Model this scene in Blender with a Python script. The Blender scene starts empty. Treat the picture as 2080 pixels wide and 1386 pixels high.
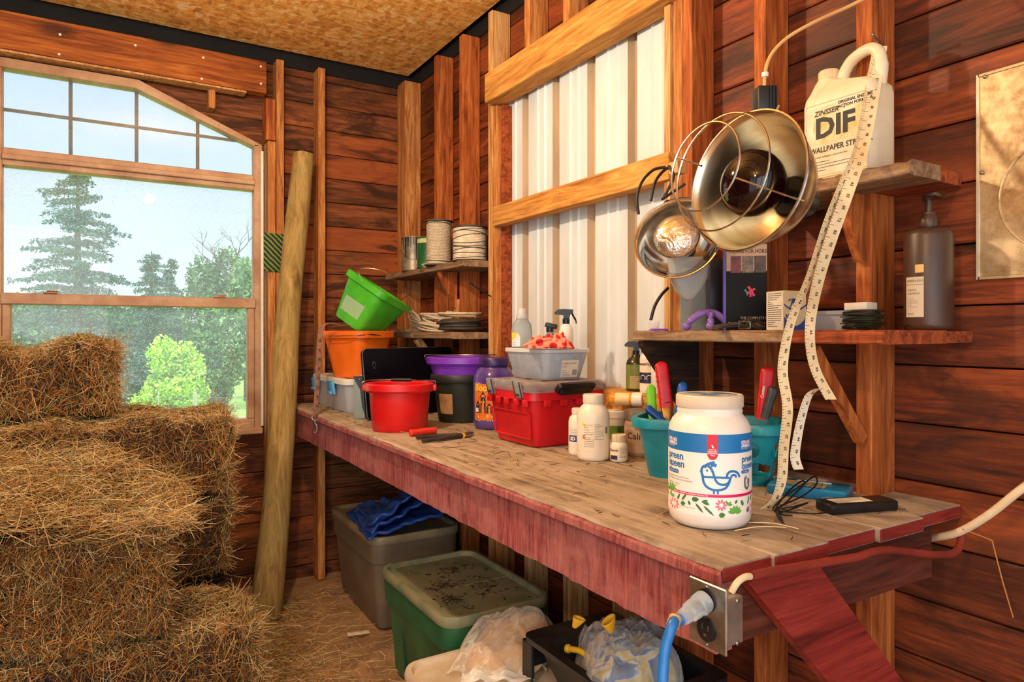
import bpy, bmesh, math, random
import numpy as np
from mathutils import Vector, Matrix, Euler
R=math.radians; PI=math.pi
SC=bpy.context.scene; COL=SC.collection
random.seed(7)
# ---------- measured camera ----------
EYE=1.25; FPX=1393.0; CX=1040.0; HY=675.0; YAW=R(31.1)
SA,CA=math.sin(YAW),math.cos(YAW)
def ray(px,py):
    t=(px-CX)/FPX; return Vector((SA+CA*t, CA-SA*t, (HY-py)/FPX))
def onx(px,py,x): r=ray(px,py); return Vector((0,0,EYE))+r*(x/r.x)
def ony(px,py,y): r=ray(px,py); return Vector((0,0,EYE))+r*(y/r.y)
def onz(px,py,z): r=ray(px,py); return Vector((0,0,EYE))+r*((z-EYE)/r.z)
def ond(px,py,d): return Vector((0,0,EYE))+ray(px,py)*d
def at(px,d,z): p=ond(px,HY,d); p.z=z; return p
def facing(p): return math.atan2(p[1],p[0])-PI/2      # local -Y looks back at the viewer's side of the room
FWD=-YAW
# ---------- colours / materials ----------
def s2l(c): return c/12.92 if c<=.04045 else ((c+.055)/1.055)**2.4
def S(r,g,b): return (s2l(r/255),s2l(g/255),s2l(b/255),1)
class NT:
    def __init__(s,name):
        s.m=bpy.data.materials.new(name); s.m.use_nodes=True; s.t=s.m.node_tree; s.t.nodes.clear()
        s.out=s.n('ShaderNodeOutputMaterial')
    def n(s,ty,**k):
        x=s.t.nodes.new(ty)
        for a,b in k.items(): setattr(x,a,b)
        return x
    def l(s,a,b): s.t.links.new(a,b)
    def coord(s,scale=(1,1,1),kind='Object'):
        tc=s.n('ShaderNodeTexCoord'); mp=s.n('ShaderNodeMapping'); mp.inputs['Scale'].default_value=scale
        s.l(tc.outputs[kind],mp.inputs[0]); return mp.outputs[0]
    def noise(s,vec,scale,detail=4,rough=.55,dist=0):
        x=s.n('ShaderNodeTexNoise'); x.inputs['Scale'].default_value=scale; x.inputs['Detail'].default_value=detail
        x.inputs['Roughness'].default_value=rough; x.inputs['Distortion'].default_value=dist
        if vec is not None: s.l(vec,x.inputs['Vector'])
        return x.outputs['Fac']
    def ramp(s,fac,stops):
        x=s.n('ShaderNodeValToRGB'); e=x.color_ramp.elements
        while len(e)<len(stops): e.new(.5)
        for i,(p,c) in enumerate(stops): e[i].position=p; e[i].color=c if len(c)==4 else (*c,1)
        s.l(fac,x.inputs[0]); return x.outputs[0]
    def mix(s,fac,a,b,mode='MIX'):
        x=s.n('ShaderNodeMix',data_type='RGBA',blend_type=mode)
        for inp,v in ((x.inputs[0],fac),(x.inputs[6],a),(x.inputs[7],b)):
            if hasattr(v,'is_linked') or hasattr(v,'links'): s.l(v,inp)
            else: inp.default_value=v
        return x.outputs[2]
    def math(s,op,a,b=0.,c=0.):
        x=s.n('ShaderNodeMath',operation=op)
        for i,v in enumerate((a,b,c)):
            if hasattr(v,'links'): s.l(v,x.inputs[i])
            else: x.inputs[i].default_value=v
        return x.outputs[0]
    def bsdf(s,col,rough=.5,metal=0,bump=None,bstr=.3,bdist=.004,**k):
        b=s.n('ShaderNodeBsdfPrincipled')
        for nm,v in (('Base Color',col),('Roughness',rough),('Metallic',metal)):
            if hasattr(v,'links'): s.l(v,b.inputs[nm])
            else: b.inputs[nm].default_value=v
        for a,v in k.items(): b.inputs[a.replace('_',' ')].default_value=v
        if bump is not None:
            bn=s.n('ShaderNodeBump'); bn.inputs['Strength'].default_value=bstr; bn.inputs['Distance'].default_value=bdist
            s.l(bump,bn.inputs['Height']); s.l(bn.outputs[0],b.inputs['Normal'])
        return b.outputs[0]
    def done(s,sh): s.l(sh,s.out.inputs['Surface']); return s.m
def plain(name,c,c2=None,scale=18,rough=.45,metal=0,dust=0.,dustc=(150,130,100),bump=.0,stretch=(1,1,1),**k):
    t=NT(name); v=t.coord(stretch)
    if c2 is None: c2=tuple(x*.88 for x in c)
    f=t.noise(v,scale,5,.6)
    col=t.ramp(f,[(.35,S(*c2)),(.62,S(*c))])
    if dust>0:
        d=t.noise(t.coord(),9,6,.7); d2=t.noise(t.coord(),160,3,.7)
        fac=t.math('MULTIPLY',t.ramp(t.math('ADD',t.math('MULTIPLY',d,.6),t.math('MULTIPLY',d2,.4)),[(.62-.3*dust,(0,0,0,1)),(.85-.25*dust,(1,1,1,1))]),dust)
        col=t.mix(fac,col,S(*dustc)); 
    b=t.noise(v,scale*4,4) if bump else None
    return t.done(t.bsdf(col,rough,metal,b,bump,**k))
def wood(name,light,mid,dark,axis='z',scale=1.,blotch=.5,rough=.75,knots=True,bump=.5,boards=None,dustc=None,dust=0.,spec=.25,stain=0.):
    """grain runs along axis; boards=(axis index, pitch, origin) gives each siding board its own offset and tone"""
    t=NT(name); tc=t.n('ShaderNodeTexCoord'); vec=tc.outputs['Object']
    tone=None
    if boards:
        sp=t.n('ShaderNodeSeparateXYZ'); t.l(vec,sp.inputs[0])
        idx=t.math('FLOOR',t.math('DIVIDE',t.math('SUBTRACT',sp.outputs[boards[0]],boards[2]),boards[1]))
        wn=t.n('ShaderNodeTexWhiteNoise',noise_dimensions='1D'); t.l(idx,wn.inputs['W'])
        va=t.n('ShaderNodeVectorMath',operation='MULTIPLY_ADD'); t.l(wn.outputs['Color'],va.inputs[0]); va.inputs[1].default_value=(9,9,9); t.l(vec,va.inputs[2])
        vec=va.outputs[0]; tone=wn.outputs['Value']
    st={'x':(.09,1,1),'y':(1,.09,1),'z':(1,1,.09)}[axis]
    mp=t.n('ShaderNodeMapping'); mp.inputs['Scale'].default_value=st; t.l(vec,mp.inputs[0])
    mp2=t.n('ShaderNodeMapping'); mp2.inputs['Scale'].default_value=tuple(.35 if q<1 else 1 for q in st); t.l(vec,mp2.inputs[0])
    big=t.noise(mp2.outputs[0],3.2*scale,3,.55,.6)
    # rings: distort the grain coordinate by a soft field
    g=t.noise(mp.outputs[0],42*scale,6,.62,1.2); fine=t.noise(mp.outputs[0],190*scale,3,.6)
    col=t.ramp(g,[(.30,S(*dark)),(.47,S(*mid)),(.66,S(*light))])
    col=t.mix(t.math('MULTIPLY',t.ramp(fine,[(.4,(0,0,0,1)),(.7,(1,1,1,1))]),.30),col,S(*dark))
    if blotch: col=t.mix(t.math('MULTIPLY',t.ramp(big,[(.5,(0,0,0,1)),(.72,(1,1,1,1))]),blotch),col,S(*[q*.32 for q in dark]))
    if stain:
        mp3=t.n('ShaderNodeMapping'); mp3.inputs['Scale'].default_value=tuple(.38 if q<1 else 1 for q in st); t.l(vec,mp3.inputs[0])
        s1=t.noise(mp3.outputs[0],5.5,4,.6,1.6); s2=t.noise(mp3.outputs[0],2.7,3,.5,.8)
        col=t.mix(t.math('MULTIPLY',t.ramp(s2,[(.50,(0,0,0,1)),(.66,(1,1,1,1))]),stain*.55),col,S(204,104,50))
        col=t.mix(t.math('MULTIPLY',t.ramp(s1,[(.52,(0,0,0,1)),(.64,(1,1,1,1))]),stain),col,S(44,24,16))
    if tone is not None: col=t.mix(t.math('MULTIPLY',tone,.35),col,S(*dark))
    if knots:
        vo=t.n('ShaderNodeTexVoronoi'); vo.inputs['Scale'].default_value=4.2*scale
        mk=t.n('ShaderNodeMapping'); mk.inputs['Scale'].default_value=tuple(.45 if q<1 else 1 for q in st); t.l(vec,mk.inputs[0]); t.l(mk.outputs[0],vo.inputs['Vector'])
        col=t.mix(t.math('MULTIPLY',t.ramp(vo.outputs['Distance'],[(.05,(1,1,1,1)),(.13,(0,0,0,1))]),.75),col,S(*[q*.3 for q in dark]))
    if dust>0:
        d=t.noise(tc.outputs['Object'],7,6,.7)
        col=t.mix(t.math('MULTIPLY',t.ramp(d,[(.42,(0,0,0,1)),(.62,(1,1,1,1))]),dust),col,S(*dustc))
    bb=t.math('ADD',t.math('MULTIPLY',g,.7),t.math('MULTIPLY',fine,.5))
    return t.done(t.bsdf(col,rough,0,bb,bump,.003,Specular_IOR_Level=spec))
def clear(name,tint=(235,240,245),op=.18,rough=.12,dusty=0.,glos=.5,fres=.8):
    t=NT(name); tr=t.n('ShaderNodeBsdfTransparent'); tr.inputs[0].default_value=S(*tint)
    b=t.bsdf(S(*tint),rough,0,Specular_IOR_Level=glos)
    lw=t.n('ShaderNodeLayerWeight'); lw.inputs[0].default_value=.25
    f=t.math('ADD',t.math('MULTIPLY',lw.outputs['Fresnel'],fres),op)
    if dusty:
        n=t.noise(t.coord(),24,6,.7); f=t.math('ADD',f,t.math('MULTIPLY',t.ramp(n,[(.42,(0,0,0,1)),(.75,(1,1,1,1))]),dusty))
    m=t.n('ShaderNodeMixShader'); t.l(t.math('MINIMUM',f,1.),m.inputs[0]); t.l(tr.outputs[0],m.inputs[1]); t.l(b,m.inputs[2])
    return t.done(m.outputs[0])
# ---------- mesh builder ----------
class MB:
    def __init__(s): s.bm=bmesh.new()
    def _f(s,vs):
        try: return s.bm.faces.new(vs)
        except ValueError: return None
    def verts(s,pts): return [s.bm.verts.new(p) for p in pts]
    def box(s,x0,x1,y0,y1,z0,z1,M=None,bev=0,seg=2):
        P=[Vector(p) for p in ((x0,y0,z0),(x1,y0,z0),(x1,y1,z0),(x0,y1,z0),(x0,y0,z1),(x1,y0,z1),(x1,y1,z1),(x0,y1,z1))]
        if M: P=[M@p for p in P]
        v=s.verts(P); fs=[s._f([v[i] for i in q]) for q in ((3,2,1,0),(4,5,6,7),(0,1,5,4),(1,2,6,5),(2,3,7,6),(3,0,4,7))]
        if bev>0:
            es=list({e for f in fs for e in f.edges}); bmesh.ops.bevel(s.bm,geom=es,offset=bev,segments=seg,affect='EDGES',profile=.5)
        return s
    def cbox(s,c,size,rot=(0,0,0),bev=0,seg=2):
        M=Matrix.Translation(Vector(c))@Euler(rot).to_matrix().to_4x4(); a,b,d=[q/2 for q in size]
        return s.box(-a,a,-b,b,-d,d,M,bev,seg)
    def loft(s,rings,closed=True,cap0=True,cap1=True,loop=False):
        V=[s.verts(r) for r in rings]; n=len(V[0])
        rng=range(n) if closed else range(n-1)
        for k in range(len(V) if loop else len(V)-1):
            a,b=V[k],V[(k+1)%len(V)]
            for i in rng: s._f([a[i],a[(i+1)%n],b[(i+1)%n],b[i]])
        if not loop:
            if cap0: s._f(list(reversed(V[0])))
            if cap1: s._f(V[-1])
        return s
    def tube(s,pts,r,n=8,closed=False,cap=True):
        P=[Vector(p) for p in pts]; m=len(P); rr=r if isinstance(r,(list,tuple)) else [r]*m
        T=[]
        for i in range(m):
            a=P[i-1] if (i or closed) else P[i]; b=P[(i+1)%m] if (i<m-1 or closed) else P[i]
            d=(b-a); T.append(d.normalized() if d.length>1e-9 else Vector((0,0,1)))
        u=T[0].orthogonal().normalized(); rings=[]
        for i in range(m):
            u=(u-T[i]*u.dot(T[i])); u=u.normalized() if u.length>1e-6 else T[i].orthogonal().normalized()
            w=T[i].cross(u); rings.append([P[i]+(u*math.cos(2*PI*k/n)+w*math.sin(2*PI*k/n))*rr[i] for k in range(n)])
        return s.loft(rings,True,cap,cap,closed)
    def lathe(s,prof,n=32,M=None):
        M=M or Matrix.Identity(4); prev=None
        for (r,z) in prof:
            if r<1e-6: cur=[s.bm.verts.new(M@Vector((0,0,z)))]
            else: cur=[s.bm.verts.new(M@Vector((r*math.cos(2*PI*k/n),r*math.sin(2*PI*k/n),z))) for k in range(n)]
            if prev:
                for i in range(n):
                    j=(i+1)%n
                    if len(prev)==1 and len(cur)>1: s._f([prev[0],cur[j],cur[i]])
                    elif len(cur)==1 and len(prev)>1: s._f([prev[i],prev[j],cur[0]])
                    elif len(cur)>1: s._f([prev[i],prev[j],cur[j],cur[i]])
            prev=cur
        return s
    def prism(s,poly,vec):
        P=[Vector(p) for p in poly]; v=Vector(vec); return s.loft([P,[p+v for p in P]])
    def sphere(s,c,r,u=20,v=12,sc=(1,1,1)):
        M=Matrix.Translation(Vector(c))@Matrix.Diagonal((*sc,1)); return s.lathe([(r*math.sin(PI*i/v) if 0<i<v else 0,-r*math.cos(PI*i/v)) for i in range(v+1)],u,M)
    def ribbon(s,pts,dirs,w,th=.0006):
        P=[Vector(p) for p in pts]; rings=[]
        for i,p in enumerate(P):
            d=Vector(dirs[i]).normalized(); a=P[max(i-1,0)]; b=P[min(i+1,len(P)-1)]; t=(b-a).normalized(); nn=d.cross(t).normalized()
            ww=w[i] if isinstance(w,(list,tuple)) else w
            rings.append([p-d*ww/2-nn*th/2,p+d*ww/2-nn*th/2,p+d*ww/2+nn*th/2,p-d*ww/2+nn*th/2])
        return s.loft(rings)
    def faces(s,polys):
        for poly in polys: s._f(s.verts(poly))
        return s
    def text(s,string,size,fn,align='CENTER',bold=0.,vis=None):
        vs,fs=glyphs(string,size,align,bold)
        V=s.verts([fn(x,y) for x,y in vs])
        for f in fs:
            s._f([V[i] for i in f])
        return s
    def jitter(s,amp,seed=0):
        rnd=random.Random(seed)
        for v in s.bm.verts: v.co+=Vector((rnd.uniform(-1,1),rnd.uniform(-1,1),rnd.uniform(-1,1)))*amp
        return s
    def build(s,name,mat,parent=None,smooth=True,ang=42,label=None,kind=None,M=None):
        me=bpy.data.meshes.new(name); s.bm.normal_update()
        try: bmesh.ops.recalc_face_normals(s.bm,faces=s.bm.faces)
        except Exception: pass
        if M: s.bm.transform(M)
        s.bm.to_mesh(me); s.bm.free()
        for m in (mat if isinstance(mat,(list,tuple)) else [mat]): me.materials.append(m)
        if smooth and len(me.polygons):
            me.polygons.foreach_set('use_smooth',[True]*len(me.polygons)); me.set_sharp_from_angle(angle=R(ang))
        o=bpy.data.objects.new(name,me); COL.objects.link(o)
        if parent: o.parent=parent
        if label: o['label']=label
        if kind: o['kind']=kind
        return o
_G={}
def glyphs(string,size,align='CENTER',bold=0.):
    k=(string,size,align,bold)
    if k in _G: return _G[k]
    c=bpy.data.curves.new('lettering','FONT'); c.body=string; c.size=size; c.align_x=align; c.resolution_u=2; c.offset=bold
    o=bpy.data.objects.new('lettering',c); COL.objects.link(o)
    bpy.context.view_layer.update(); dg=bpy.context.evaluated_depsgraph_get()
    me=bpy.data.meshes.new_from_object(o.evaluated_get(dg))
    r=([(v.co.x,v.co.y) for v in me.vertices],[tuple(p.vertices) for p in me.polygons])
    bpy.data.objects.remove(o); bpy.data.curves.remove(c); bpy.data.meshes.remove(me)
    _G[k]=r; return r
def thing(name,label,cat,loc=(0,0,0),rz=0,group=None,rot=None):
    o=bpy.data.objects.new(name,None); COL.objects.link(o); o.empty_display_size=.02
    o.location=loc; o.rotation_euler=rot if rot is not None else (0,0,rz); o['label']=label; o['category']=cat
    if group: o['group']=group
    return o
def tag(o,label,cat,group=None,kind=None,loc=None,rz=None):
    o['label']=label; o['category']=cat
    if group: o['group']=group
    if kind: o['kind']=kind
    if loc is not None: o.location=loc
    if rz is not None: o.rotation_euler=(0,0,rz)
    return o
def struct(o): o['kind']='structure'; return o
def rrect(w,d,r,z=0,n=5,cx=0,cy=0):
    out=[]; r=min(r,w/2-1e-5,d/2-1e-5)
    for k,(sx,sy) in enumerate(((1,1),(-1,1),(-1,-1),(1,-1))):
        for i in range(n+1):
            a=PI/2*k+PI/2*i/n; out.append(Vector((cx+sx*(w/2-r)+r*math.cos(a),cy+sy*(d/2-r)+r*math.sin(a),z)))
    return out
def bez(P,n=12):
    """smooth curve through points (Catmull-Rom)"""
    P=[Vector(p) for p in P]; out=[]
    for i in range(len(P)-1):
        p0=P[max(i-1,0)];p1=P[i];p2=P[i+1];p3=P[min(i+2,len(P)-1)]
        for k in range(n):
            t=k/n; out.append(.5*((2*p1)+(p2-p0)*t+(2*p0-5*p1+4*p2-p3)*t*t+(3*p1-p0-3*p2+p3)*t**3))
    out.append(P[-1]); return out
def np_mesh(name,V,Fq,mats,mi=None,parent=None,smooth=False):
    me=bpy.data.meshes.new(name); V=np.asarray(V,dtype=np.float32).reshape(-1,3); Fq=np.asarray(Fq,dtype=np.int32); k=Fq.shape[1]
    me.vertices.add(len(V)); me.vertices.foreach_set('co',V.ravel()); me.loops.add(Fq.size); me.loops.foreach_set('vertex_index',Fq.ravel())
    me.polygons.add(len(Fq)); me.polygons.foreach_set('loop_start',np.arange(0,Fq.size,k,dtype=np.int32))
    for m in mats: me.materials.append(m)
    if mi is not None: me.polygons.foreach_set('material_index',np.asarray(mi,dtype=np.int32))
    if smooth: me.polygons.foreach_set('use_smooth',np.ones(len(Fq),dtype=bool))
    me.update(calc_edges=True); me.validate()
    o=bpy.data.objects.new(name,me); COL.objects.link(o)
    if parent: o.parent=parent
    return o
def straws(P,D,L,rad,rng,bend=.18):
    """bent three-sided stalks: centres P, directions D, lengths L -> verts, quads"""
    n=len(P); D=D/np.linalg.norm(D,axis=1,keepdims=True); a=rng.normal(size=(n,3)); u=np.cross(D,a); u/=np.linalg.norm(u,axis=1,keepdims=True)+1e-9; w=np.cross(D,u)
    ts=np.array([-.5,-.17,.17,.5]); bd=rng.normal(size=(n,1))*bend*L[:,None]
    V=np.zeros((n,4,3,3))
    for i,t in enumerate(ts):
        c=P+D*(L[:,None]*t)+u*(bd*(.25-t*t)*2)
        rr=rad[:,None]*(1 if 0<i<3 else .7)
        for k in range(3):
            an=2*PI*k/3; V[:,i,k]=c+(u*math.cos(an)+w*math.sin(an))*rr
    base=(np.arange(n)*12)[:,None]; q=[]
    for i in range(3):
        for k in range(3):
            q.append([i*3+k,i*3+(k+1)%3,(i+1)*3+(k+1)%3,(i+1)*3+k])
    F=(base[:,None,:]+np.array(q)[None]).reshape(-1,4)
    return V.reshape(-1,3),F,9
SKY=1.0; LAMP1=33; LAMP2=37; REAR_FILL=20; EXPO=0.8
# ---------- materials ----------
m_siding=wood('siding_side',(158,76,36),(114,50,22),(56,27,14),'y',1.,.75,.6,True,.5,boards=(2,.1245,1.304-.1245*20),spec=.4,stain=.62)
m_sidingA=wood('siding_back',(166,100,56),(124,70,38),(66,38,22),'x',1.,.75,.7,True,.5,boards=(2,.1245,1.304-.1245*20),stain=.8)
m_stud=wood('stud_orange',(222,162,96),(186,118,60),(128,72,34),'z',1.,.25,.7,True,.4)
m_studred=wood('stud_red',(206,124,62),(166,86,38),(106,50,22),'z',1.,.25,.7,True,.4)
m_studpale=wood('stud_pale',(232,190,130),(204,152,92),(150,98,52),'z',1.,.15,.75,True,.4)
m_header=wood('header_timber',(226,172,96),(196,138,66),(140,88,40),'y',.9,.3,.75,True,.6)
m_beam=wood('beam_timber',(190,112,44),(150,78,26),(96,44,16),'x',.7,.45,.6,True,.4)
m_shelf=wood('shelf_board',(176,146,112),(136,106,78),(86,64,46),'y',1.,.4,.9,True,.9,dust=.3,dustc=(160,140,110))
m_shelfred=wood('shelf_end',(180,92,50),(140,66,34),(90,40,22),'y',1.,.3,.9,True,.8)
m_bench=wood('bench_plank',(184,166,142),(152,132,110),(100,80,64),'y',.9,.35,.85,True,.9,dust=.7,dustc=(180,164,144))
m_red=wood('red_paint_worn',(176,100,96),(146,70,68),(92,40,40),'z',1.5,.25,.8,False,1.,dust=.5,dustc=(190,128,120))
m_redbrace=wood('red_paint_brace',(158,58,46),(132,42,34),(88,26,22),'x',.8,.2,.6,False,.4)
m_post=wood('round_post',(196,166,104),(166,134,76),(110,84,46),'z',.9,.25,.85,True,.7,dust=.4,dustc=(150,140,84))
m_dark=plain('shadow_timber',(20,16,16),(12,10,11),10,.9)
m_white=plain('white_plastic',(236,232,224),(222,216,204),8,.35)
m_cream=plain('cream_plastic',(232,226,212),(214,204,184),6,.4,dust=.25,dustc=(190,160,110))
m_black=plain('black_plastic',(26,26,28),(18,18,20),30,.4,dust=.25,dustc=(90,80,66))
m_blackc=plain('black_clean',(22,22,24),(16,16,18),30,.35)
m_steel=plain('steel',(170,168,160),(140,136,128),60,.35,1.)
m_wire=plain('bright_wire',(210,204,190),(180,172,156),60,.25,1.)
m_gold=plain('lettering_black',(34,34,36),(28,28,30),60,.6)
m_ink=plain('ink',(40,38,40),(30,30,32),60,.7)
m_paper=plain('paper',(232,224,206),(216,204,180),14,.8)
m_rope=plain('rope',(226,214,190),(190,172,140),120,.9,bump=.6,stretch=(1,1,3))
# osb
def osb():
    t=NT('osb_panel'); v=t.coord((1,1,1)); v2=t.coord((1,.45,1))
    nz=t.n('ShaderNodeTexNoise'); nz.inputs['Scale'].default_value=6; t.l(v,nz.inputs['Vector'])
    mx=t.n('ShaderNodeMix',data_type='VECTOR'); mx.inputs[0].default_value=.06; t.l(v2,mx.inputs[4]); t.l(nz.outputs['Color'],mx.inputs[5])
    a=t.n('ShaderNodeTexVoronoi'); a.inputs['Scale'].default_value=52; t.l(mx.outputs[1],a.inputs['Vector'])
    b=t.n('ShaderNodeTexVoronoi'); b.inputs['Scale'].default_value=64; t.l(t.coord((.4,1.1,1)),b.inputs['Vector'])
    w1=t.n('ShaderNodeSeparateColor'); t.l(a.outputs['Color'],w1.inputs[0]); w2=t.n('ShaderNodeSeparateColor'); t.l(b.outputs['Color'],w2.inputs[0])
    f=t.math('ADD',t.math('MULTIPLY',w1.outputs[0],.5),t.math('MULTIPLY',w2.outputs[1],.5))
    f=t.math('ADD',t.math('MULTIPLY',f,.6),t.math('MULTIPLY',t.noise(v,70,6,.7,1.5),.45))
    col=t.ramp(f,[(.22,S(178,114,48)),(.5,S(234,170,80)),(.66,S(246,198,114)),(.85,S(254,234,184))])
    return t.done(t.bsdf(col,.75,0,f,.5,.003))
m_osb=osb()
def dirt():
    t=NT('dirt_floor'); v=t.coord(); n=t.noise(v,5,7,.65); n2=t.noise(v,90,5,.7)
    f=t.math('ADD',t.math('MULTIPLY',n,.65),t.math('MULTIPLY',n2,.35))
    return t.done(t.bsdf(t.ramp(f,[(.32,S(112,78,50)),(.5,S(164,128,92)),(.68,S(196,160,120))]),.95,0,f,.7,.01))
m_dirt=dirt()
m_vinyl=plain('tan_vinyl',(196,160,124),(160,116,82),7,.5,dust=.35,dustc=(120,76,48))
m_metal_sheet=plain('sheet_metal',(216,224,228),(200,208,212),7,.5,.0,dust=.12,dustc=(180,166,140),stretch=(1,1,.3))
def glass():
    t=NT('dusty_glass'); v=t.coord()
    tr=t.n('ShaderNodeBsdfTransparent'); tr.inputs[0].default_value=(.95,.97,.98,1)
    gl=t.n('ShaderNodeBsdfGlossy'); gl.inputs['Roughness'].default_value=.008
    df=t.n('ShaderNodeBsdfTranslucent'); df.inputs[0].default_value=S(220,218,222)
    fr=t.n('ShaderNodeFresnel'); fr.inputs[0].default_value=1.45
    m1=t.n('ShaderNodeMixShader'); t.l(fr.outputs[0],m1.inputs[0]); t.l(tr.outputs[0],m1.inputs[1]); t.l(gl.outputs[0],m1.inputs[2])
    sp=t.noise(v,190,2,.5); n=t.noise(v,4,5,.6)
    f=t.math('ADD',t.math('MULTIPLY',t.ramp(sp,[(.58,(0,0,0,1)),(.7,(1,1,1,1))]),.36),t.math('MULTIPLY',n,.20))
    m2=t.n('ShaderNodeMixShader'); t.l(f,m2.inputs[0]); t.l(m1.outputs[0],m2.inputs[1]); t.l(df.outputs[0],m2.inputs[2])
    return t.done(m2.outputs[0])
m_glass=glass()
def glass2():
    t=NT('clean_glass'); tr=t.n('ShaderNodeBsdfTransparent'); tr.inputs[0].default_value=(.93,.96,.98,1)
    gl=t.n('ShaderNodeBsdfGlossy'); gl.inputs['Roughness'].default_value=.02
    fr=t.n('ShaderNodeFresnel'); fr.inputs[0].default_value=1.45
    m1=t.n('ShaderNodeMixShader'); t.l(fr.outputs[0],m1.inputs[0]); t.l(tr.outputs[0],m1.inputs[1]); t.l(gl.outputs[0],m1.inputs[2]); return t.done(m1.outputs[0])
m_glass2=glass2()
# ---------- the room ----------
XB=1.50; YA=3.55; ZC=2.645; PITCH=.1245; Z0=1.304-PITCH*10
def board(mb,lo,hi,pl,axis,z0,z1,th,cut0=None):
    """one siding board with eased edges; axis 'y': runs along y at x=pl, axis 'x': runs along x at y=pl"""
    g=.002; e=.004
    prof=[(0,z0+g+e),(e*.6,z0+g),(th,z0+g),(th,z1-g),(e*.6,z1-g),(0,z1-g-e)]
    if axis=='y': mb.loft([[Vector((pl+a,lo,b)) for a,b in prof],[Vector((pl+a,hi,b)) for a,b in prof]])
    else:
        l0=[Vector(((cut0(b) if cut0 else lo),pl+a,b)) for a,b in prof]; mb.loft([l0,[Vector((hi,pl+a,b)) for a,b in prof]])
mb=MB()
OY0,OY1,OZ0,OZ1=1.435,2.44,1.03,2.22
k=0; z=Z0-PITCH*2
while z<2.8:
    z1=z+PITCH; a=max(z,-.05)
    if z1>0:
        if z1<=OZ0 or z>=OZ1: segs=[(-1.6,1.0),(1.0,YA+.02)] if k%3==0 else [(-1.6,YA+.02)]
        else: segs=[(-1.6,OY0),(OY1,YA+.02)]
        for lo,hi in segs: board(mb,lo,hi,XB,'y',a,z1,.02)
    z=z1; k+=1
wall_r=struct(mb.build('wall_right',m_siding,smooth=False))
MB().box(XB+.022,XB+.03,-1.6,OY0,-.05,2.8).box(XB+.022,XB+.03,OY1,YA,-.05,2.8).box(XB+.022,XB+.03,OY0,OY1,-.05,OZ0).box(XB+.022,XB+.03,OY0,OY1,OZ1,2.8).build('sheathing',m_dark,wall_r,False)
mb=MB()
WX0,WX1,WZ0,WZ1=-.40,.695,.775,2.40
def slope_x(zz): return .135+(2.372-zz)/.385
z=Z0-PITCH*2
while z<2.8:
    z1=z+PITCH; a=max(z,-.05)
    if z1>0:
        if z1<=WZ0: board(mb,-3.2,XB,YA,'x',a,z1,.02)
        elif z>=WZ1-.03: board(mb,-3.2,XB,YA,'x',a,z1,.02)
        else:
            if a<WZ0: mb.box(WX0+.001,WX1-.001,YA,YA+.02,a+.002,WZ0)
            board(mb,-3.2,WX0,YA,'x',a,z1,.02)
            if z1<2.19: board(mb,WX1,XB,YA,'x',a,z1,.02)
            else: board(mb,0,XB,YA,'x',a,z1,.02,cut0=lambda b:min(max(slope_x(b),.10),WX1))
    z=z1
wall_b=struct(mb.build('wall_back',m_sidingA,smooth=False))
MB().box(-3.2,WX0,YA+.022,YA+.03,-.05,2.8).box(WX1,XB,YA+.022,YA+.03,-.05,2.8).box(WX0,WX1,YA+.022,YA+.03,-.05,WZ0).box(WX0,WX1,YA+.022,YA+.03,2.41,2.8).build('sheathing',m_dark,wall_b,False)
# left wall, beyond the frame
struct(MB().box(-3.24,-3.2,.6,YA+.02,-.05,2.8).build('wall_left',m_sidingA,smooth=False))
g=MB(); N=70
for i in range(N):
    for j in range(N):
        pass
xs=np.linspace(-3.2,XB,60); ys=np.linspace(-1.6,YA,66); rng=np.random.default_rng(3)
V=[(x,y,0.008*math.sin(3.1*x+1.7*y)*math.sin(2.3*y-x)-.006+rng.normal()*.0012) for y in ys for x in xs]
Fq=[(j*60+i,j*60+i+1,(j+1)*60+i+1,(j+1)*60+i) for j in range(65) for i in range(59)]
floor=struct(np_mesh('floor',V,Fq,[m_dirt],smooth=True))
ceil=struct(MB().box(-3.2,XB-.055,-1.6,1.15,ZC,ZC+.012).box(-3.2,XB-.055,1.153,YA-.06,ZC,ZC+.012).build('ceiling',m_osb,smooth=False))
MB().box(-3.25,XB+.05,-1.6,YA+.05,ZC+.16,ZC+.18).build('sky_blocker',m_dark,ceil,False)  # unseen dark board added above the ceiling gap to block the sky
struct(MB().box(XB-.012,XB,-1.6,YA,2.60,2.80).build('trim_1',m_dark,smooth=False))  # top-plate strips coloured near-black for the shade in the ceiling gap
struct(MB().box(-3.2,XB-.013,YA-.012,YA,2.585,2.80).build('trim_2',m_dark,smooth=False))
# studs on the side wall
SX=XB-.09
def stud(y0,y1,z0,z1,mat,x0=SX,name='stud',par=None,x1=XB-.002,seed=0):
    o=MB().box(x0,x1,y0,y1,z0,z1,bev=.002,seg=1).build(name,mat,par or wall_r,False); return o
W=.036
for y,mt in ((.855,m_studred),(1.126,m_studred),(3.04,m_studred),(2.767,m_studred)):
    stud(y,y+W,0,2.60,mt)
stud(2.4975,2.5325,0,2.60,m_studpale)
stud(2.46,2.496,0,2.19,m_stud,name='jack_stud')
stud(1.409,1.445,0,2.60,m_stud); stud(1.372,1.4075,0,2.60,m_studred)
for y in (1.68,1.953,2.21): stud(y,y+W,2.315,2.60,m_stud,name='cripple_stud')
for y in (1.68,1.953,2.21): stud(y,y+W,0,1.0,m_studpale,name='cripple_stud')
for y in (.58,.31,.04,-.23): stud(y-3,y-3+W,0,2.6,m_studred) if False else None
stud(3.44,3.548,0,2.60,m_stud,1.405,'corner_post')
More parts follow.
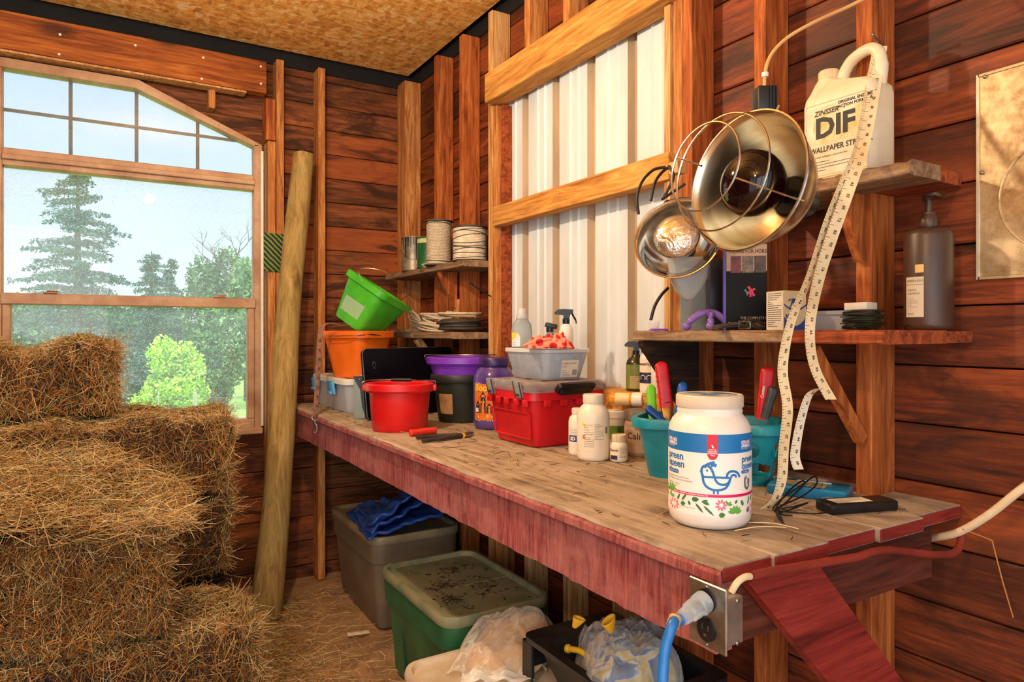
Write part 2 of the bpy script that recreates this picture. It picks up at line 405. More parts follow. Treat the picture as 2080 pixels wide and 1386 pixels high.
# opening: header, rail, sill, jamb, metal sheet
MB().box(1.365,1.455,1.35,2.485,2.195,2.315,bev=.006).build('header_timber',m_header,wall_r,False)
MB().box(1.388,1.44,1.44,2.462,1.685,1.765,bev=.004).build('cross_rail',m_header,wall_r,False)
MB().box(1.365,1.47,1.446,2.459,1.0,1.068,bev=.004).build('sill_board',m_header,wall_r,False)
MB().box(1.40,1.47,1.446,1.47,1.069,2.19,bev=.002).build('jamb_board',m_studpale,wall_r,False)
MB().box(1.43,1.47,2.437,2.459,1.069,2.19,bev=.002).build('jamb_board',m_shelfred,wall_r,False)
mb=MB(); prof=[]; y=1.43
def pf(y): 
    u=(y-1.43)%.215
    if u<.022: return 0
    if u<.032: return (u-.022)/.010*.022
    if u<.058: return .022
    if u<.068: return (.068-u)/.010*.022
    for c in (.117,.166):
        if abs(u-c)<.007: return -.006*(1-abs(u-c)/.007)
    return 0
ys=sorted(set([1.43+.215*i+u for i in range(5) for u in (0,.022,.032,.058,.068,.110,.117,.124,.159,.166,.173)])); ys=[q for q in ys if q<2.47]
mb.loft([[Vector((1.472+pf(q),q,1.0)) for q in ys],[Vector((1.472+pf(q),q,2.26)) for q in ys]],closed=False,cap0=False,cap1=False)
mb.loft([[Vector((1.4735+pf(q),q,1.0)) for q in ys],[Vector((1.4735+pf(q),q,2.26)) for q in ys]],closed=False,cap0=False,cap1=False)
ms=mb.build('metal_sheet',[m_metal_sheet,plain('rib_shade_tan',(186,164,134),(160,138,108),6,.6,stretch=(1,1,.3))],wall_r,False)
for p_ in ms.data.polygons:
    if p_.center.x>1.478: p_.material_index=1  # tan on the groove faces stands in for warm shade inside the ribs
# studs on the back wall
SY=YA-.09
def studA(x0,x1,z0,z1,mat,name='stud',y0=SY): return MB().box(x0,x1,y0,YA-.002,z0,z1,bev=.002,seg=1).build(name,mat,wall_b,False)
studA(.745,.781,0,2.585,m_stud); studA(.948,.984,0,2.585,m_stud); studA(.705,.741,0,2.18,m_stud,'jack_stud'); studA(.695,.741,2.185,2.385,m_studred,'cripple_stud')
studA(.44,.47,2.30,2.385,m_stud,'cripple_stud',3.47); studA(-.44,-.405,0,2.385,m_studred); studA(1.22,1.256,0,.0001,m_studred) if False else None
MB().box(-1.6,.69,3.415,3.47,2.392,2.545,bev=.003).build('header_timber',m_beam,wall_b,False)
MB().box(-1.6,.18,3.50,3.549,2.36,2.41).build('header_filler',m_dark,wall_b,False)
MB().box(-1.6,.60,3.425,3.49,2.383,2.391).build('header_shim',m_studpale,wall_b,False)
# ---------- window ----------
win=struct(bpy.data.objects.new('window_1',None)); COL.objects.link(win); win.location=(0,3.5,0)
def WP(px,py,y=3.5): p=ony(px,py,y); return (p.x,p.z)
xl,_=WP(6,400); xr,_=WP(514,400); zt=2.335; xs_,zs_=.143,2.337; zr=2.147
def wpoly(mb,pts,y0,y1): mb.prism([Vector((x,y0,z)) for x,z in pts],(0,y1-y0,0))
def wbar(mb,x0,x1,z0,z1,y0=-.03,y1=.04,bev=.004): mb.box(x0,x1,y0,y1,z0,z1,bev=bev,seg=1)
fr=.038
mb=MB()
zb=.835; 
wbar(mb,xl-fr,xl,zb-.06,zt); wbar(mb,xr,xr+fr,zb-.06,zr+.01); wbar(mb,xl-fr,xr+fr,zb-.075,zb-.045,-.045)
for (a,b,c,d) in (((xl-fr,zt),(xs_,zt),(xs_+.01,zt+fr),(xl-fr,zt+fr)),((xs_,zt),(xr,zr),(xr+fr,zr+.008),(xs_+.01,zt+fr))): wpoly(mb,(a,b,c,d),-.03,.04)
mb.box(xl-fr,xr+fr,.021,.045,zb-.06,zb+.0); mb.box(xr-.002,xr+fr,.0205,.045,zb-.06,zb+.02); mb.build('window_frame',m_vinyl,win,False)
zt0=1.735+.41; 
z_tr_b=WP(260,330)[1]; 
# transom rail
ztb=1.25+(675-329)/FPX*(3.5/(ray(260,0).y))
mb=MB(); wbar(mb,xl,xr,ztb-.038,ztb-.002); mb.box(xl,xr,-.05,-.025,ztb-.052,ztb-.03,bev=.004); wbar(mb,xl,xr,ztb-.075,ztb-.045); mb.build('transom_rail',m_vinyl,win,False)
sash_b=ztb-.075
zm=1.25+(675-607)/FPX*(3.5/(ray(260,0).y))
# lower sash: meeting rail + own border
b2=.048
mb=MB(); wbar(mb,xl-.005,xr+.005,zm-.035,zm+.012,-.045,.02); wbar(mb,xl,xl+b2*.62,zb+.0005,zm-.0355,-.04,.02); wbar(mb,xr-b2*.62,xr,zb+.0005,zm-.0355,-.04,.02); wbar(mb,xl,xr,zb-.048,zb,-.04,.02)
sash=mb.build('lower_sash',m_vinyl,win,False)
for px in (103,443):
    x=WP(px,596)[0]; MB().box(x-.025,x+.025,-.052,-.02,zm+.0125,zm+.0205,bev=.003).box(x-.012,x+.03,-.058,-.04,zm+.0205,zm+.026,bev=.002).build('sash_latch',m_vinyl,sash,False)
MB().box(xl+.02,xr-.02,.0,.004,zb-.01,zm-.02).build('pane',m_glass,sash,False)
MB().box(xl,xr,.012,.016,zm,sash_b+.01).build('pane',m_glass,win,False)
mb=MB(); wpoly(mb,((xl,ztb-.01),(xr,ztb-.01),(xr,zr+.004),(xs_,zt+.004),(xl,zt+.004)),.02,.024); mb.build('transom_pane',m_glass2,win,False)
m_munt=plain('grey_muntin',(120,120,118),(100,98,94),20,.5)
mb=MB()
for px in (143,278,403):
    x=WP(px,250)[0]; top=zt if x<xs_+.01 else zt-(x-xs_)*(zt-zr)/(xr-xs_); mb.box(x-.0075,x+.0075,.026,.034,ztb-.01,top)
zmu=1.25+(675-252)/FPX*(3.5/(ray(260,0).y)); mb.box(xl,xr-.04,.0345,.04,zmu-.007,zmu+.007)
mb.build('muntin',m_munt,win,False)
MB().box(WP(527,300)[0]-.004,WP(530,300)[0],3.44-3.5,3.452-3.5,.80,2.12).build('caulk_strip',m_white,win,False)
for px,py in ((122,70),(275,92),(413,117),(530,135),(530,170),(120,110),(410,160)):
    MB().sphere(ony(px,py,3.4145),.0055,10,6,(1,.4,1)).build('nail_head',m_white,wall_b)
h_=ony(985,596,2.49); MB().tube(bez([h_+Vector((.03,0,-.012)),h_,h_+Vector((-.05,0,.028)),h_+Vector((-.062,0,.04)),h_+Vector((-.07,0,.034))],5),.0028,6).build('wire_hook',m_dark,wall_r)
# ---------- workbench ----------
BT=.90
bench=thing('workbench','long plank workbench with worn red paint on its front, fixed along the studded wall','workbench',(1.12,2.0,0))
def BL(p): return Vector(p)-Vector((1.12,2.0,0))
Mb=Matrix.Translation((-1.12,-2.0,0))
def rough_plank(x0,x1,y0,y1,z0,z1,seed,amp=.003,n=46):
    """hand worn board: the two long edges and the end wander a little"""
    rnd=random.Random(seed); mb=MB(); rings=[]
    for i in range(n+1):
        y=y0+(y1-y0)*i/n; a=rnd.uniform(-amp,amp); b=rnd.uniform(-amp,amp)*.5; c=rnd.uniform(-amp,amp)*.4
        e=.005+rnd.uniform(0,.004)
        yy=y+(rnd.uniform(-amp,amp) if 0<i<n else 0)
        rings.append([Vector(p) for p in ((x0+a,yy,z0+.003),(x0+a+.004,yy,z0),(x1-.001,yy,z0),(x1-.001,yy,z1+c*.5),(x1-.004+b,yy,z1+c*.6),(x0+e,yy,z1+c),(x0+a,yy,z1-e*.8))])
    mb.loft(rings); return mb
mb_edges=[.792,.905,1.045,1.19,1.335,1.498]
ends=[.712,.708,.716,.708,.722]
for i in range(5):
    rough_plank(mb_edges[i],mb_edges[i+1],ends[i],3.415-.004*i,BT-.026,BT,i,.0035 if i==0 else .0018).build('top_plank',m_bench,bench,True,30,M=Mb)
# worn red nosing painted on the near edge of the front plank and on the plank ends
rough_plank(.787,.7955,.712,1.80,BT-.028,BT-.006,21,.0016,60).build('painted_edge',m_red,bench,True,30,M=Mb)
rough_plank(.787,.7955,1.806,3.41,BT-.028,BT-.006,22,.0016,60).build('painted_edge',m_red,bench,True,30,M=Mb)
mb=MB()
for i in range(5): mb.box(mb_edges[i]+.003,mb_edges[i+1]-.003,ends[i]-.003,ends[i]+.004,BT-.024,BT-.003,bev=.001,seg=1)
mb.build('painted_end',m_redbrace,bench,False,M=Mb)
def apron(y0,y1,seed,bow):
    rnd=random.Random(seed); mb=MB(); rings=[]; n=40
    for i in range(n+1):
        y=y0+(y1-y0)*i/n; a=rnd.uniform(-.0012,.0012); w=rnd.uniform(-.002,.002)
        rings.append([Vector(p) for p in ((.806+a,y,.757+w+bow*math.sin(PI*i/n)),(.842,y,.757+w),(.842,y,BT-.0265),(.806+a,y,BT-.0265))])
    return mb.loft(rings)
apron(.735,1.786,5,0).build('apron_board',m_red,bench,True,30,M=Mb)
apron(1.79,3.40,6,.004).build('apron_board',m_red,bench,True,30,M=Mb)
MB().box(.812,.844,1.70,1.88,.765,.872).build('joint_cleat',m_studred,bench,False,M=Mb)
MB().box(.85,1.405,.728,.762,.768,.8735,bev=.003).build('end_rail',wood('end_rail',(112,56,38),(86,40,28),(50,24,18),'x',1.,.3,.8,False,.4),bench,False,M=Mb)
mb=MB(); mb.prism([Vector(p) for p in ((.838,.70,.872),(1.005,.70,.872),(1.43,.70,.43),(1.43,.70,.262))],(0,.021,0)); mb.build('diagonal_brace',m_redbrace,bench,False,M=Mb)
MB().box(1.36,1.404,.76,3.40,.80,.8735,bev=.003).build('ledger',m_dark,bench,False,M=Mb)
for y in (1.35,2.0,2.7): MB().box(.845,1.358,y,y+.036,.785,.8735).build('joist',m_studred,bench,False,M=Mb)
# ---------- shelves ----------
def shelf_board(x0,x1,y0,y1,z0,z1,seed,par,M,mat,amp=.003): return rough_plank(x0,x1,y0,y1,z0,z1,seed,amp,30).build('board',mat,par,True,30,M=M)
def brace_tri(mb,y,x0,x1,z0,z1,th=.018):
    mb.prism([Vector((x1,y,z1)),Vector((x0,y,z1)),Vector((x0,y,z1-.012)),Vector((x1-.01,y,z0)),Vector((x1,y,z0))],(0,th,0))
def brace_bar(mb,a,b,y,w=.03,th=.03):
    a=Vector(a);b=Vector(b);d=(b-a).normalized();n=Vector((-d.z,0,d.x))*w/2
    mb.prism([Vector((p.x,y,p.z)) for p in (a-n,a+n,b+n,b-n)],(0,th,0))
def shelf(label,x0,y0,y1,zt,th,base):
    t=thing('wall_shelf',label,'shelf',base); M=Matrix.Translation(-Vector(base)); return t,M
s1,M1=shelf('upper corner shelf carrying paint cans and two spools of cord',1.30,2.54,3.435,1.553,.028,(1.4,3.0,1.52))
shelf_board(1.298,1.498,2.54,2.7655,1.527,1.553,31,s1,M1,m_shelf) if False else None
shelf_board(1.298,1.404,2.54,3.435,1.525,1.553,32,s1,M1,m_shelf)
for a,b in ((2.54,2.765),(2.805,3.038),(3.078,3.435)): MB().box(1.405,1.499,a,b,1.526,1.552).build('board',m_shelf,s1,False,M=M1)
mb=MB(); brace_tri(mb,2.815,1.315,1.405,1.36,1.524,.02); mb.build('bracket',m_studred,s1,False,M=M1)
MB().box(1.404,1.409,2.80,2.85,1.26,1.40).build('cleat',m_studpale,s1,False,M=M1)
s2,M2=shelf('lower corner shelf at eye level carrying coils of rope and hose',1.24,2.54,3.43,1.25,.028,(1.4,3.0,1.22))
shelf_board(1.243,1.404,2.54,3.435,1.222,1.249,33,s2,M2,m_shelf)
for a,b in ((2.54,2.765),(2.805,3.038),(3.078,3.435)): MB().box(1.405,1.499,a,b,1.223,1.248).build('board',m_shelf,s2,False,M=M2)
mb=MB(); brace_bar(mb,(1.27,0,1.218),(1.40,0,1.06),2.95,.03,.03); mb.build('bracket',m_studpale,s2,False,M=M2)
s3,M3=shelf('long dusty wall shelf at eye level right of the boarded opening',1.185,.715,1.362,1.25,.025,(1.35,1.05,1.22))
shelf_board(1.185,1.404,.905,1.362,1.228,1.253,34,s3,M3,m_shelf,.004)
shelf_board(1.186,1.404,.700,.9045,1.228,1.253,35,s3,M3,m_shelfred,.003)
for a,b in ((.700,.853),(.893,1.124),(1.164,1.362)): MB().box(1.405,1.499,a,b,1.229,1.252).build('board',m_shelf if a>.8 else m_shelfred,s3,False,M=M3)
mb=MB()
brace_tri(mb,1.335,1.20,1.40,.985,1.2275,.02); mb.build('bracket',wood('dark_bracket',(70,48,34),(48,32,22),(24,16,12),'x',1.,.2,.8,False,.5),s3,False,M=M3)
mb=MB(); brace_bar(mb,(1.235,0,1.215),(1.398,0,1.02),.862,.024,.02); mb.build('bracket',m_studred,s3,False,M=M3)
s4,M4=shelf('short upper wall shelf holding the white jug',1.297,.72,1.122,1.57,.03,(1.4,.95,1.55))
shelf_board(1.297,1.404,.712,1.122,1.545,1.573,36,s4,M4,m_shelf,.005)
for a,b in ((.72,.853),(.893,1.122)): MB().box(1.405,1.499,a,b,1.546,1.572).build('board',m_shelfred if a<.8 else m_shelf,s4,False,M=M4)
mb=MB(); mb.prism([Vector(p) for p in ((1.318,.866,1.544),(1.405,.866,1.544),(1.405,.866,1.405),(1.395,.866,1.40))],(0,.02,0)); mb.build('bracket',m_studred,s4,False,M=M4)
# ---------- leaning post ----------
a=Vector((.628,3.13,0)); b=Vector((.852,3.365,2.11)); pts=[];rr=[]
for i in range(25):
    t=i/24; p=a.lerp(b,t)+Vector((.014*math.sin(5*t+1),.006*math.sin(7*t),0))*math.sin(PI*t); pts.append(p); rr.append(.066-.0165*t+.0018*math.sin(17*t))
mb=MB(); mb.tube(pts,rr,26); mb.jitter(.0009,3)
tag(mb.build('fence_post',m_post,None,True,60),'peeled round wooden post leaning in the corner beside the window','post')
# plaid card
p=ony(554,513,3.452)
m_plaid=NT('plaid'); v=m_plaid.coord((1,1,1)); wv=m_plaid.n('ShaderNodeTexWave',wave_type='BANDS',bands_direction='DIAGONAL'); wv.inputs['Scale'].default_value=24; wv.inputs['Distortion'].default_value=1.5; m_plaid.l(v,wv.inputs[0])
wv2=m_plaid.n('ShaderNodeTexWave',wave_type='BANDS',bands_direction='X'); wv2.inputs['Scale'].default_value=34; m_plaid.l(v,wv2.inputs[0])
c=m_plaid.ramp(wv.outputs['Fac'],[(.3,S(20,44,30)),(.6,S(52,104,52)),(.85,S(150,160,60))]); c=m_plaid.mix(m_plaid.math('MULTIPLY',wv2.outputs['Fac'],.45),c,S(18,36,60)); m_plaid=m_plaid.done(m_plaid.bsdf(c,.8))
MBx=MB().cbox((0,0,0),(.098,.006,.185),(0,R(1.5),0),bev=.002)
tag(MBx.build('fly_card',m_plaid),'green and yellow plaid patterned card pinned to the stud beside the window','card',loc=p)
# ---------- hay ----------
def hm(n,a,b):
    return plain(n,a,b,6,.8,Specular_IOR_Level=.2)
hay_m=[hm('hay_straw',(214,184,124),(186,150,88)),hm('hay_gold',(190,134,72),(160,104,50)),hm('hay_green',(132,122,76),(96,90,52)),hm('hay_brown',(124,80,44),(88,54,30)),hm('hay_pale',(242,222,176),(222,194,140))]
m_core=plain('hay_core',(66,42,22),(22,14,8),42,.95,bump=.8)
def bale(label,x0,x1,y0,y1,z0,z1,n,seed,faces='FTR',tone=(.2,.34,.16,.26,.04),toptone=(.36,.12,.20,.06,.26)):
    rng=np.random.default_rng(seed); t=thing('hay_bale',label,'hay bale',((x0+x1)/2,(y0+y1)/2,z0),0,'stacked hay bales')
    cx,cy=(x0+x1)/2,(y0+y1)/2; w,d,h=(x1-x0)/2,(y1-y0)/2,z1-z0
    from mathutils import noise as mn
    def sk(u,v,ww):  # rounded lumpy box surface point from unit cube coords
        P=np.stack([u*w,v*d,h/2+ww*h/2],1); r=.045
        core=np.stack([np.clip(P[:,0],-w+r,w-r),np.clip(P[:,1],-d+r,d-r),np.clip(P[:,2],r,h-r)],1); dv=P-core; L=np.linalg.norm(dv,axis=1,keepdims=True)+1e-9
        Q=core+dv/L*np.minimum(L,r)
        out=np.where(L>1e-6,dv/L,0)
        bump=.016*np.sin(9*Q[:,0]*1.9+seed)*np.sin(8*Q[:,2]*2+seed*2)+.012*np.sin(23*Q[:,0]+7*Q[:,2]+seed)+.010*np.sin(19*Q[:,1]+11*Q[:,0])
        return Q+out*(bump[:,None]-.012),out
    # core
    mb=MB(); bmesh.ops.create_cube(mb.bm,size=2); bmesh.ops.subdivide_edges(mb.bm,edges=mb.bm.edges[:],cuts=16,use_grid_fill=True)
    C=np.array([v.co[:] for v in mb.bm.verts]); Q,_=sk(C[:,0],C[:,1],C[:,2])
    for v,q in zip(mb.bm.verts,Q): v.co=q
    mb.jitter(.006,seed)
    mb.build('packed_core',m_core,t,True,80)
    PS=[];DS=[];LS=[];RS=[];MS=[]
    def add(face,cnt):
        a=rng.uniform(-1,1,cnt); b=rng.uniform(-1,1,cnt); one=np.ones(cnt)
        u,v,ww={'F':(a,-one,b),'T':(a,b,one),'R':(one,a,b),'L':(-one,a,b)}[face]
        Q,o=sk(u,v,ww); D=rng.normal(size=(cnt,3)); 
        nrm={'F':(0,-1,0),'T':(0,0,1),'R':(1,0,0),'L':(-1,0,0)}[face]; nrm=np.array(nrm)
        D-=nrm*(D@nrm)[:,None]*.72
        if face=='F': D*=np.array([.8,1,1.15])
        L=rng.gamma(3.,.014,cnt)+.014; 
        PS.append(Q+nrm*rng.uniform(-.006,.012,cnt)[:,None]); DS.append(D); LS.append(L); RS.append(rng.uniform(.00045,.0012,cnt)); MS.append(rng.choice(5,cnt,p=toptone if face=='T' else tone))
    A={'F':4*w*h/2,'T':4*w*d,'R':4*d*h/2,'L':4*d*h/2}; tot=sum(A[f] for f in faces)
    for f in faces: add(f,int(n*A[f]/tot))
    # stray stalks breaking out at the edges
    cnt=int(n*.05); u=rng.uniform(-1,1,cnt); e=rng.integers(0,3,cnt); one=np.ones(cnt); rv=rng.uniform(-1,1,cnt)
    uu=np.where(e==0,u,one); vv=np.where(e==2,rv,-one); wz=np.where(e==1,u,one)
    Q,o=sk(uu,vv,wz); D=rng.normal(size=(cnt,3))+o*1.1
    PS.append(Q); DS.append(D); LS.append(rng.gamma(3.,.02,cnt)+.03); RS.append(rng.uniform(.0005,.0011,cnt)); MS.append(rng.choice(5,cnt,p=(.35,.2,.1,.1,.25)))
    V,F,per=straws(np.concatenate(PS),np.concatenate(DS),np.concatenate(LS),np.concatenate(RS),rng)
    V[:,2]=np.maximum(V[:,2],.004-0*z0)
    o=np_mesh('hay_stalks',V,F,hay_m,np.repeat(np.concatenate(MS),per),t); o['kind']='stuff'
    return t
HX=-1.0
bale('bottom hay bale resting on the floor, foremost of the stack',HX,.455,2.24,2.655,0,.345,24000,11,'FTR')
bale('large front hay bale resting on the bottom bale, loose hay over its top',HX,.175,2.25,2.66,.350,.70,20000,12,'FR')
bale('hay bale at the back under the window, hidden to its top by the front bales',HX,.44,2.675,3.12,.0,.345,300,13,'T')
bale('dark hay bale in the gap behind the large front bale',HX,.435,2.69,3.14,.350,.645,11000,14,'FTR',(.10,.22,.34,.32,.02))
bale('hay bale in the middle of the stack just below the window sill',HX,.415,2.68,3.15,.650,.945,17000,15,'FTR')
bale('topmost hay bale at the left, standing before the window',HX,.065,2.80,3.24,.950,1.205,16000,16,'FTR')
def loose(name,label,pts,n,seed,L0,parent=None,tone=(.36,.12,.18,.06,.28),flat=.35,dome=None,solid=None):
    rng=np.random.default_rng(seed); PS=pts(rng,n); D=rng.normal(size=(n,3))*np.array([1,1,flat]); L=rng.gamma(3.,L0/3,n)+.02
    V,F,per=straws(PS,D,L,rng.uniform(.0005,.0011,n),rng,.25); V[:,2]=np.maximum(V[:,2],.003)
    o=np_mesh(name,V,F,hay_m,np.repeat(rng.choice(5,n,p=tone),per)); o['kind']='stuff'; tag(o,label,'hay'); return o
def moundz(x,y):
    # surface of the loose heap over the front bale
    b=.70+.10*np.exp(-((x+.28)/.30)**2)*np.clip((y-2.20)/.35,0,1)+.13*np.clip((y-2.30)/.40,0,1)*np.clip((.28-x)/.25,0,1)+.05*np.sin(7*x+3)*np.sin(9*y)*np.clip((.1-x)/.2,0,1)
    return b
def mp(rng,n):
    x=rng.uniform(-1.0,.24,n); y=rng.uniform(2.20,2.80,n); d=rng.uniform(0,1,n)**2*.05
    zz=moundz(x,y)-d+.012; return np.stack([x,y,zz],1)
o=loose('loose_hay','pale loose hay heaped over the front bales',mp,15000,21,.08)
# packed body inside the heap
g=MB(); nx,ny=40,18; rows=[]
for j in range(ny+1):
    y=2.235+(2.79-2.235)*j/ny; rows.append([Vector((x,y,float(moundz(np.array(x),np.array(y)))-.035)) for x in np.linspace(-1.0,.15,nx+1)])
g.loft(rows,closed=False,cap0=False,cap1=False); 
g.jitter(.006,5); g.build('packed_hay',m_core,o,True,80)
def fp(rng,n):
    x=rng.uniform(.45,1.05,n); y=rng.uniform(1.5,3.3,n); k=rng.uniform(0,1,n)
    x=.45+(x-.45)*np.where(k<.7,rng.uniform(.05,1,n),1); return np.stack([x,y,np.full(n,.008)+rng.uniform(0,.012,n)],1)
loose('floor_straw','straw scattered over the dirt floor between bales and bench',fp,2600,22,.05,flat=.1)
def fp2(rng,n):
    x=.47+np.abs(rng.normal(size=n))*.10; y=rng.uniform(1.75,3.2,n); return np.stack([x,y,.008+rng.uniform(0,.02,n)],1)
loose('floor_straw','thick straw litter along the foot of the bottom bale',fp2,2600,23,.05,flat=.2)
# ---------- outdoors ----------
def leaf(name,a,b): return plain(name,a,b,3,.7,Specular_IOR_Level=.2)
GZ=-.25
m_grass=plain('meadow',(150,190,80),(104,150,58),1.5,.9)
struct(MB().box(-60,60,3.75,90,GZ-.1,GZ).build('ground',m_grass,smooth=False))
m_bark=plain('bark',(96,84,72),(66,58,50),12,.9)
def leaves(name,C,size,mats,parent,rng,aspect=.6,droop=0.):
    n=len(C); D=rng.normal(size=(n,3)); D[:,2]-=droop; D/=np.linalg.norm(D,axis=1,keepdims=True); a=rng.normal(size=(n,3)); U=np.cross(D,a); U/=np.linalg.norm(U,axis=1,keepdims=True)
    s=size*rng.uniform(.6,1.3,n)[:,None]; V=np.stack([C-D*s*.5,C+U*s*aspect*.5,C+D*s*.5,C-U*s*aspect*.5],1)
    return np_mesh(name,V,np.arange(4*n).reshape(n,4),mats,rng.integers(0,len(mats),n),parent)
def conifer(label,px,d,topy,halfpx,seed,mats,sparse=1.):
    rng=np.random.default_rng(seed); p=at(px,d,GZ); H=EYE+(HY-topy)/FPX*d-GZ; W=halfpx/FPX*d
    t=thing('conifer',label,'tree',p,0,'trees outside the window'); MB().tube([(0,0,0),(0,0,H*.5),(0,0,H*.98)],[.11,.07,.012],8).build('trunk',m_bark,t)
    C=[]; br=MB(); z=.25
    while z<H*.985:
        f=1-z/H; L=W*(f**.50)*.98+.06; nb=int(5+5*f)
        for k in range(nb):
            if rng.uniform()>sparse: continue
            an=rng.uniform(0,2*PI); l=L*rng.uniform(.62,1.12); up=rng.uniform(-.05,.22); m=max(3,int(l/.075)); pr=None
            tip=Vector((math.cos(an)*l,math.sin(an)*l,z+l*(up)-.16*l)); br.tube([(0,0,z),Vector((math.cos(an)*l*.5,math.sin(an)*l*.5,z+l*.5*up)),tip],[.012,.008,.003],3)
            for i in range(1,m+1):
                q=i/m; wd=.22*l*(1-q*.75)+.04; cnt=int(10+14*(1-q*.5))
                base=np.array([math.cos(an)*l*q,math.sin(an)*l*q,z+l*q*up-.16*l*q*q])
                side=np.array([-math.sin(an),math.cos(an),0]); s=rng.uniform(-1,1,(cnt,1))
                C.append(base+side*s*wd+np.array([0,0,-.05])*np.abs(s)+rng.normal(size=(cnt,3))*.022)
        z+=H*.036*rng.uniform(.8,1.2)
    br.build('branches',m_bark,t); leaves('needles',np.concatenate(C),.080,mats,t,rng,.36,.3)
def blob_tree(label,px,d,topy,halfpx,seed,mats,botz=None,n=5000,size=.10,name='tree',trunk=True,cat='tree',dense=9):
    rng=np.random.default_rng(seed); p=at(px,d,GZ); H=EYE+(HY-topy)/FPX*d-GZ; W=halfpx/FPX*d
    t=thing(name,label,cat,p,0,'trees and bushes outside the window'); lo=botz if botz is not None else H*.25
    C=[]; tb=MB()
    for k in range(dense):
        c=np.array([rng.uniform(-.62,.62)*W,rng.uniform(-.5,.5)*W,lo+(H-lo)*rng.uniform(.2,.80)]) if k else np.array([0,0,lo+(H-lo)*.6])
        r=np.array([W*.5,W*.5,(H-lo)*.26])*rng.uniform(.7,1.1); dv=rng.normal(size=(n//dense,3)); dv/=np.linalg.norm(dv,axis=1,keepdims=True)
        C.append(c+dv*r*rng.uniform(.55,1.08,(n//dense,1)))
        tb.tube([(0,0,lo*.4),tuple((np.array([0,0,lo*.8])+c)/2),tuple(c)],[.035*H/3,.02*H/3,.006],5)
    C=np.concatenate(C); C=C[C[:,2]>.02]; C[:,2]=np.minimum(C[:,2],H)
    tb.tube([(0,0,0),(0,0,lo+.2)],[.05*H/3,.035*H/3],6); tb.build('trunk',m_bark,t); leaves('foliage',C,size,mats,t,rng,.6)
lg=[leaf('needle_dark',(52,90,82),(38,70,64)),leaf('needle_mid',(80,122,108),(60,98,86)),leaf('needle_blue',(112,150,140),(86,122,112))]
dg=[leaf('leaf_dark',(74,116,72),(54,92,54)),leaf('leaf_mid',(108,152,90),(82,124,68)),leaf('leaf_light',(146,184,122),(112,152,92))]
yg=[leaf('leaf_lime',(204,240,90),(170,214,64)),leaf('leaf_yellow',(226,248,120),(196,230,86)),leaf('leaf_limedark',(156,204,76),(126,176,56))]
conifer('tall spreading dark spruce outside, left side of the window',158,13.5,312,150,41,lg,.92)
conifer('small pointed spruce outside, right of the tall spruce',308,17,505,52,42,lg)
conifer('small spruce outside, second to the right of the tall spruce',347,19,525,38,43,lg)
blob_tree('round leafy tree outside below the bare branches',425,16,500,62,44,dg,1.0,7000,.11)
blob_tree('pale leafy tree outside at the right edge of the glass',500,15,520,55,45,[dg[1],dg[2]],1.0,6000,.10)
blob_tree('dark bushes outside behind the lower pane, at left',70,16,600,100,46,dg,.1,9000,.15,'shrub',cat='shrub')
blob_tree('dark bushes outside under the small spruces',270,20,590,120,47,[dg[0],dg[1]],.1,11000,.16,'shrub',cat='shrub')
blob_tree('green thicket outside at right behind the lime bush',455,13.6,605,80,48,dg,.05,12000,.10,'shrub',cat='shrub')
blob_tree('blue-green bush outside left of the lime bush',285,13,700,85,49,lg+dg[:1],.0,8000,.09,'shrub',cat='shrub')
blob_tree('bright lime bush outside, centre of the lower pane',372,12.2,672,66,50,yg,.0,8000,.075,'shrub',cat='shrub')
blob_tree('low lime bush outside at the foot of the tall lime bush',330,11.8,760,75,51,yg,.0,6000,.065,'shrub',cat='shrub')
# bare tree
def bare(label,px,d,topy,seed):
    rnd=random.Random(seed); p=at(px,d,GZ); H=EYE+(HY-topy)/FPX*d-GZ; t=thing('bare_tree',label,'tree',p); mb=MB()
    def grow(a,dr,l,r,dep):
        b=a+dr*l; mid=a.lerp(b,.5)+Vector((rnd.uniform(-.06,.06),rnd.uniform(-.06,.06),0))*l; mb.tube([a,mid,b],[r,r*.8,r*.6],5)
        if dep==0: return
        for k in range(3 if dep>1 else 2):
            nd=(dr+Vector((rnd.uniform(-.9,.9),rnd.uniform(-.9,.9),rnd.uniform(-.25,.5)))).normalized(); grow(a.lerp(b,rnd.uniform(.55,1)),nd,l*rnd.uniform(.5,.75),r*.55,dep-1)
    mb.tube([(0,0,0),(.03,0,H*.45)],[.07,.05],6); grow(Vector((.03,0,H*.45)),Vector((.0,0,1)),H*.24,.035,4); mb.build('branches',m_bark,t)
bare('leafless grey tree outside, its twigs against the sky at right',465,15.5,425,52)
for i,(px,d,lb) in enumerate(((396,10.5,'wooden fence post outside, nearest the lime bush'),(322,10.7,'thin metal fence post outside, left of the lime bush'),(478,10.3,'thin fence post outside at the right edge of the lower pane'))):
    p=at(px,d,GZ); MBp=MB().tube([(0,0,0),(0,0,.58)],.03 if i==0 else .012,8); tag(MBp.build('outdoor_post',plain('weathered_post_%s'%('abc'[i]),(190,186,170),(160,154,136),9,.8)),lb,'fence post','posts of the wire fence',loc=p)
mb=MB()
for z in (.30,.46): mb.tube([at(250,10.95,GZ+z),at(322,10.73,GZ+z),at(396,10.54,GZ+z+.03),at(478,10.33,GZ+z+.05),at(560,10.1,GZ+z+.05)],.005,4)
tag(mb.build('fence_wire',m_steel),'two wire strands of the fence outside below the lime bush','fence wire')
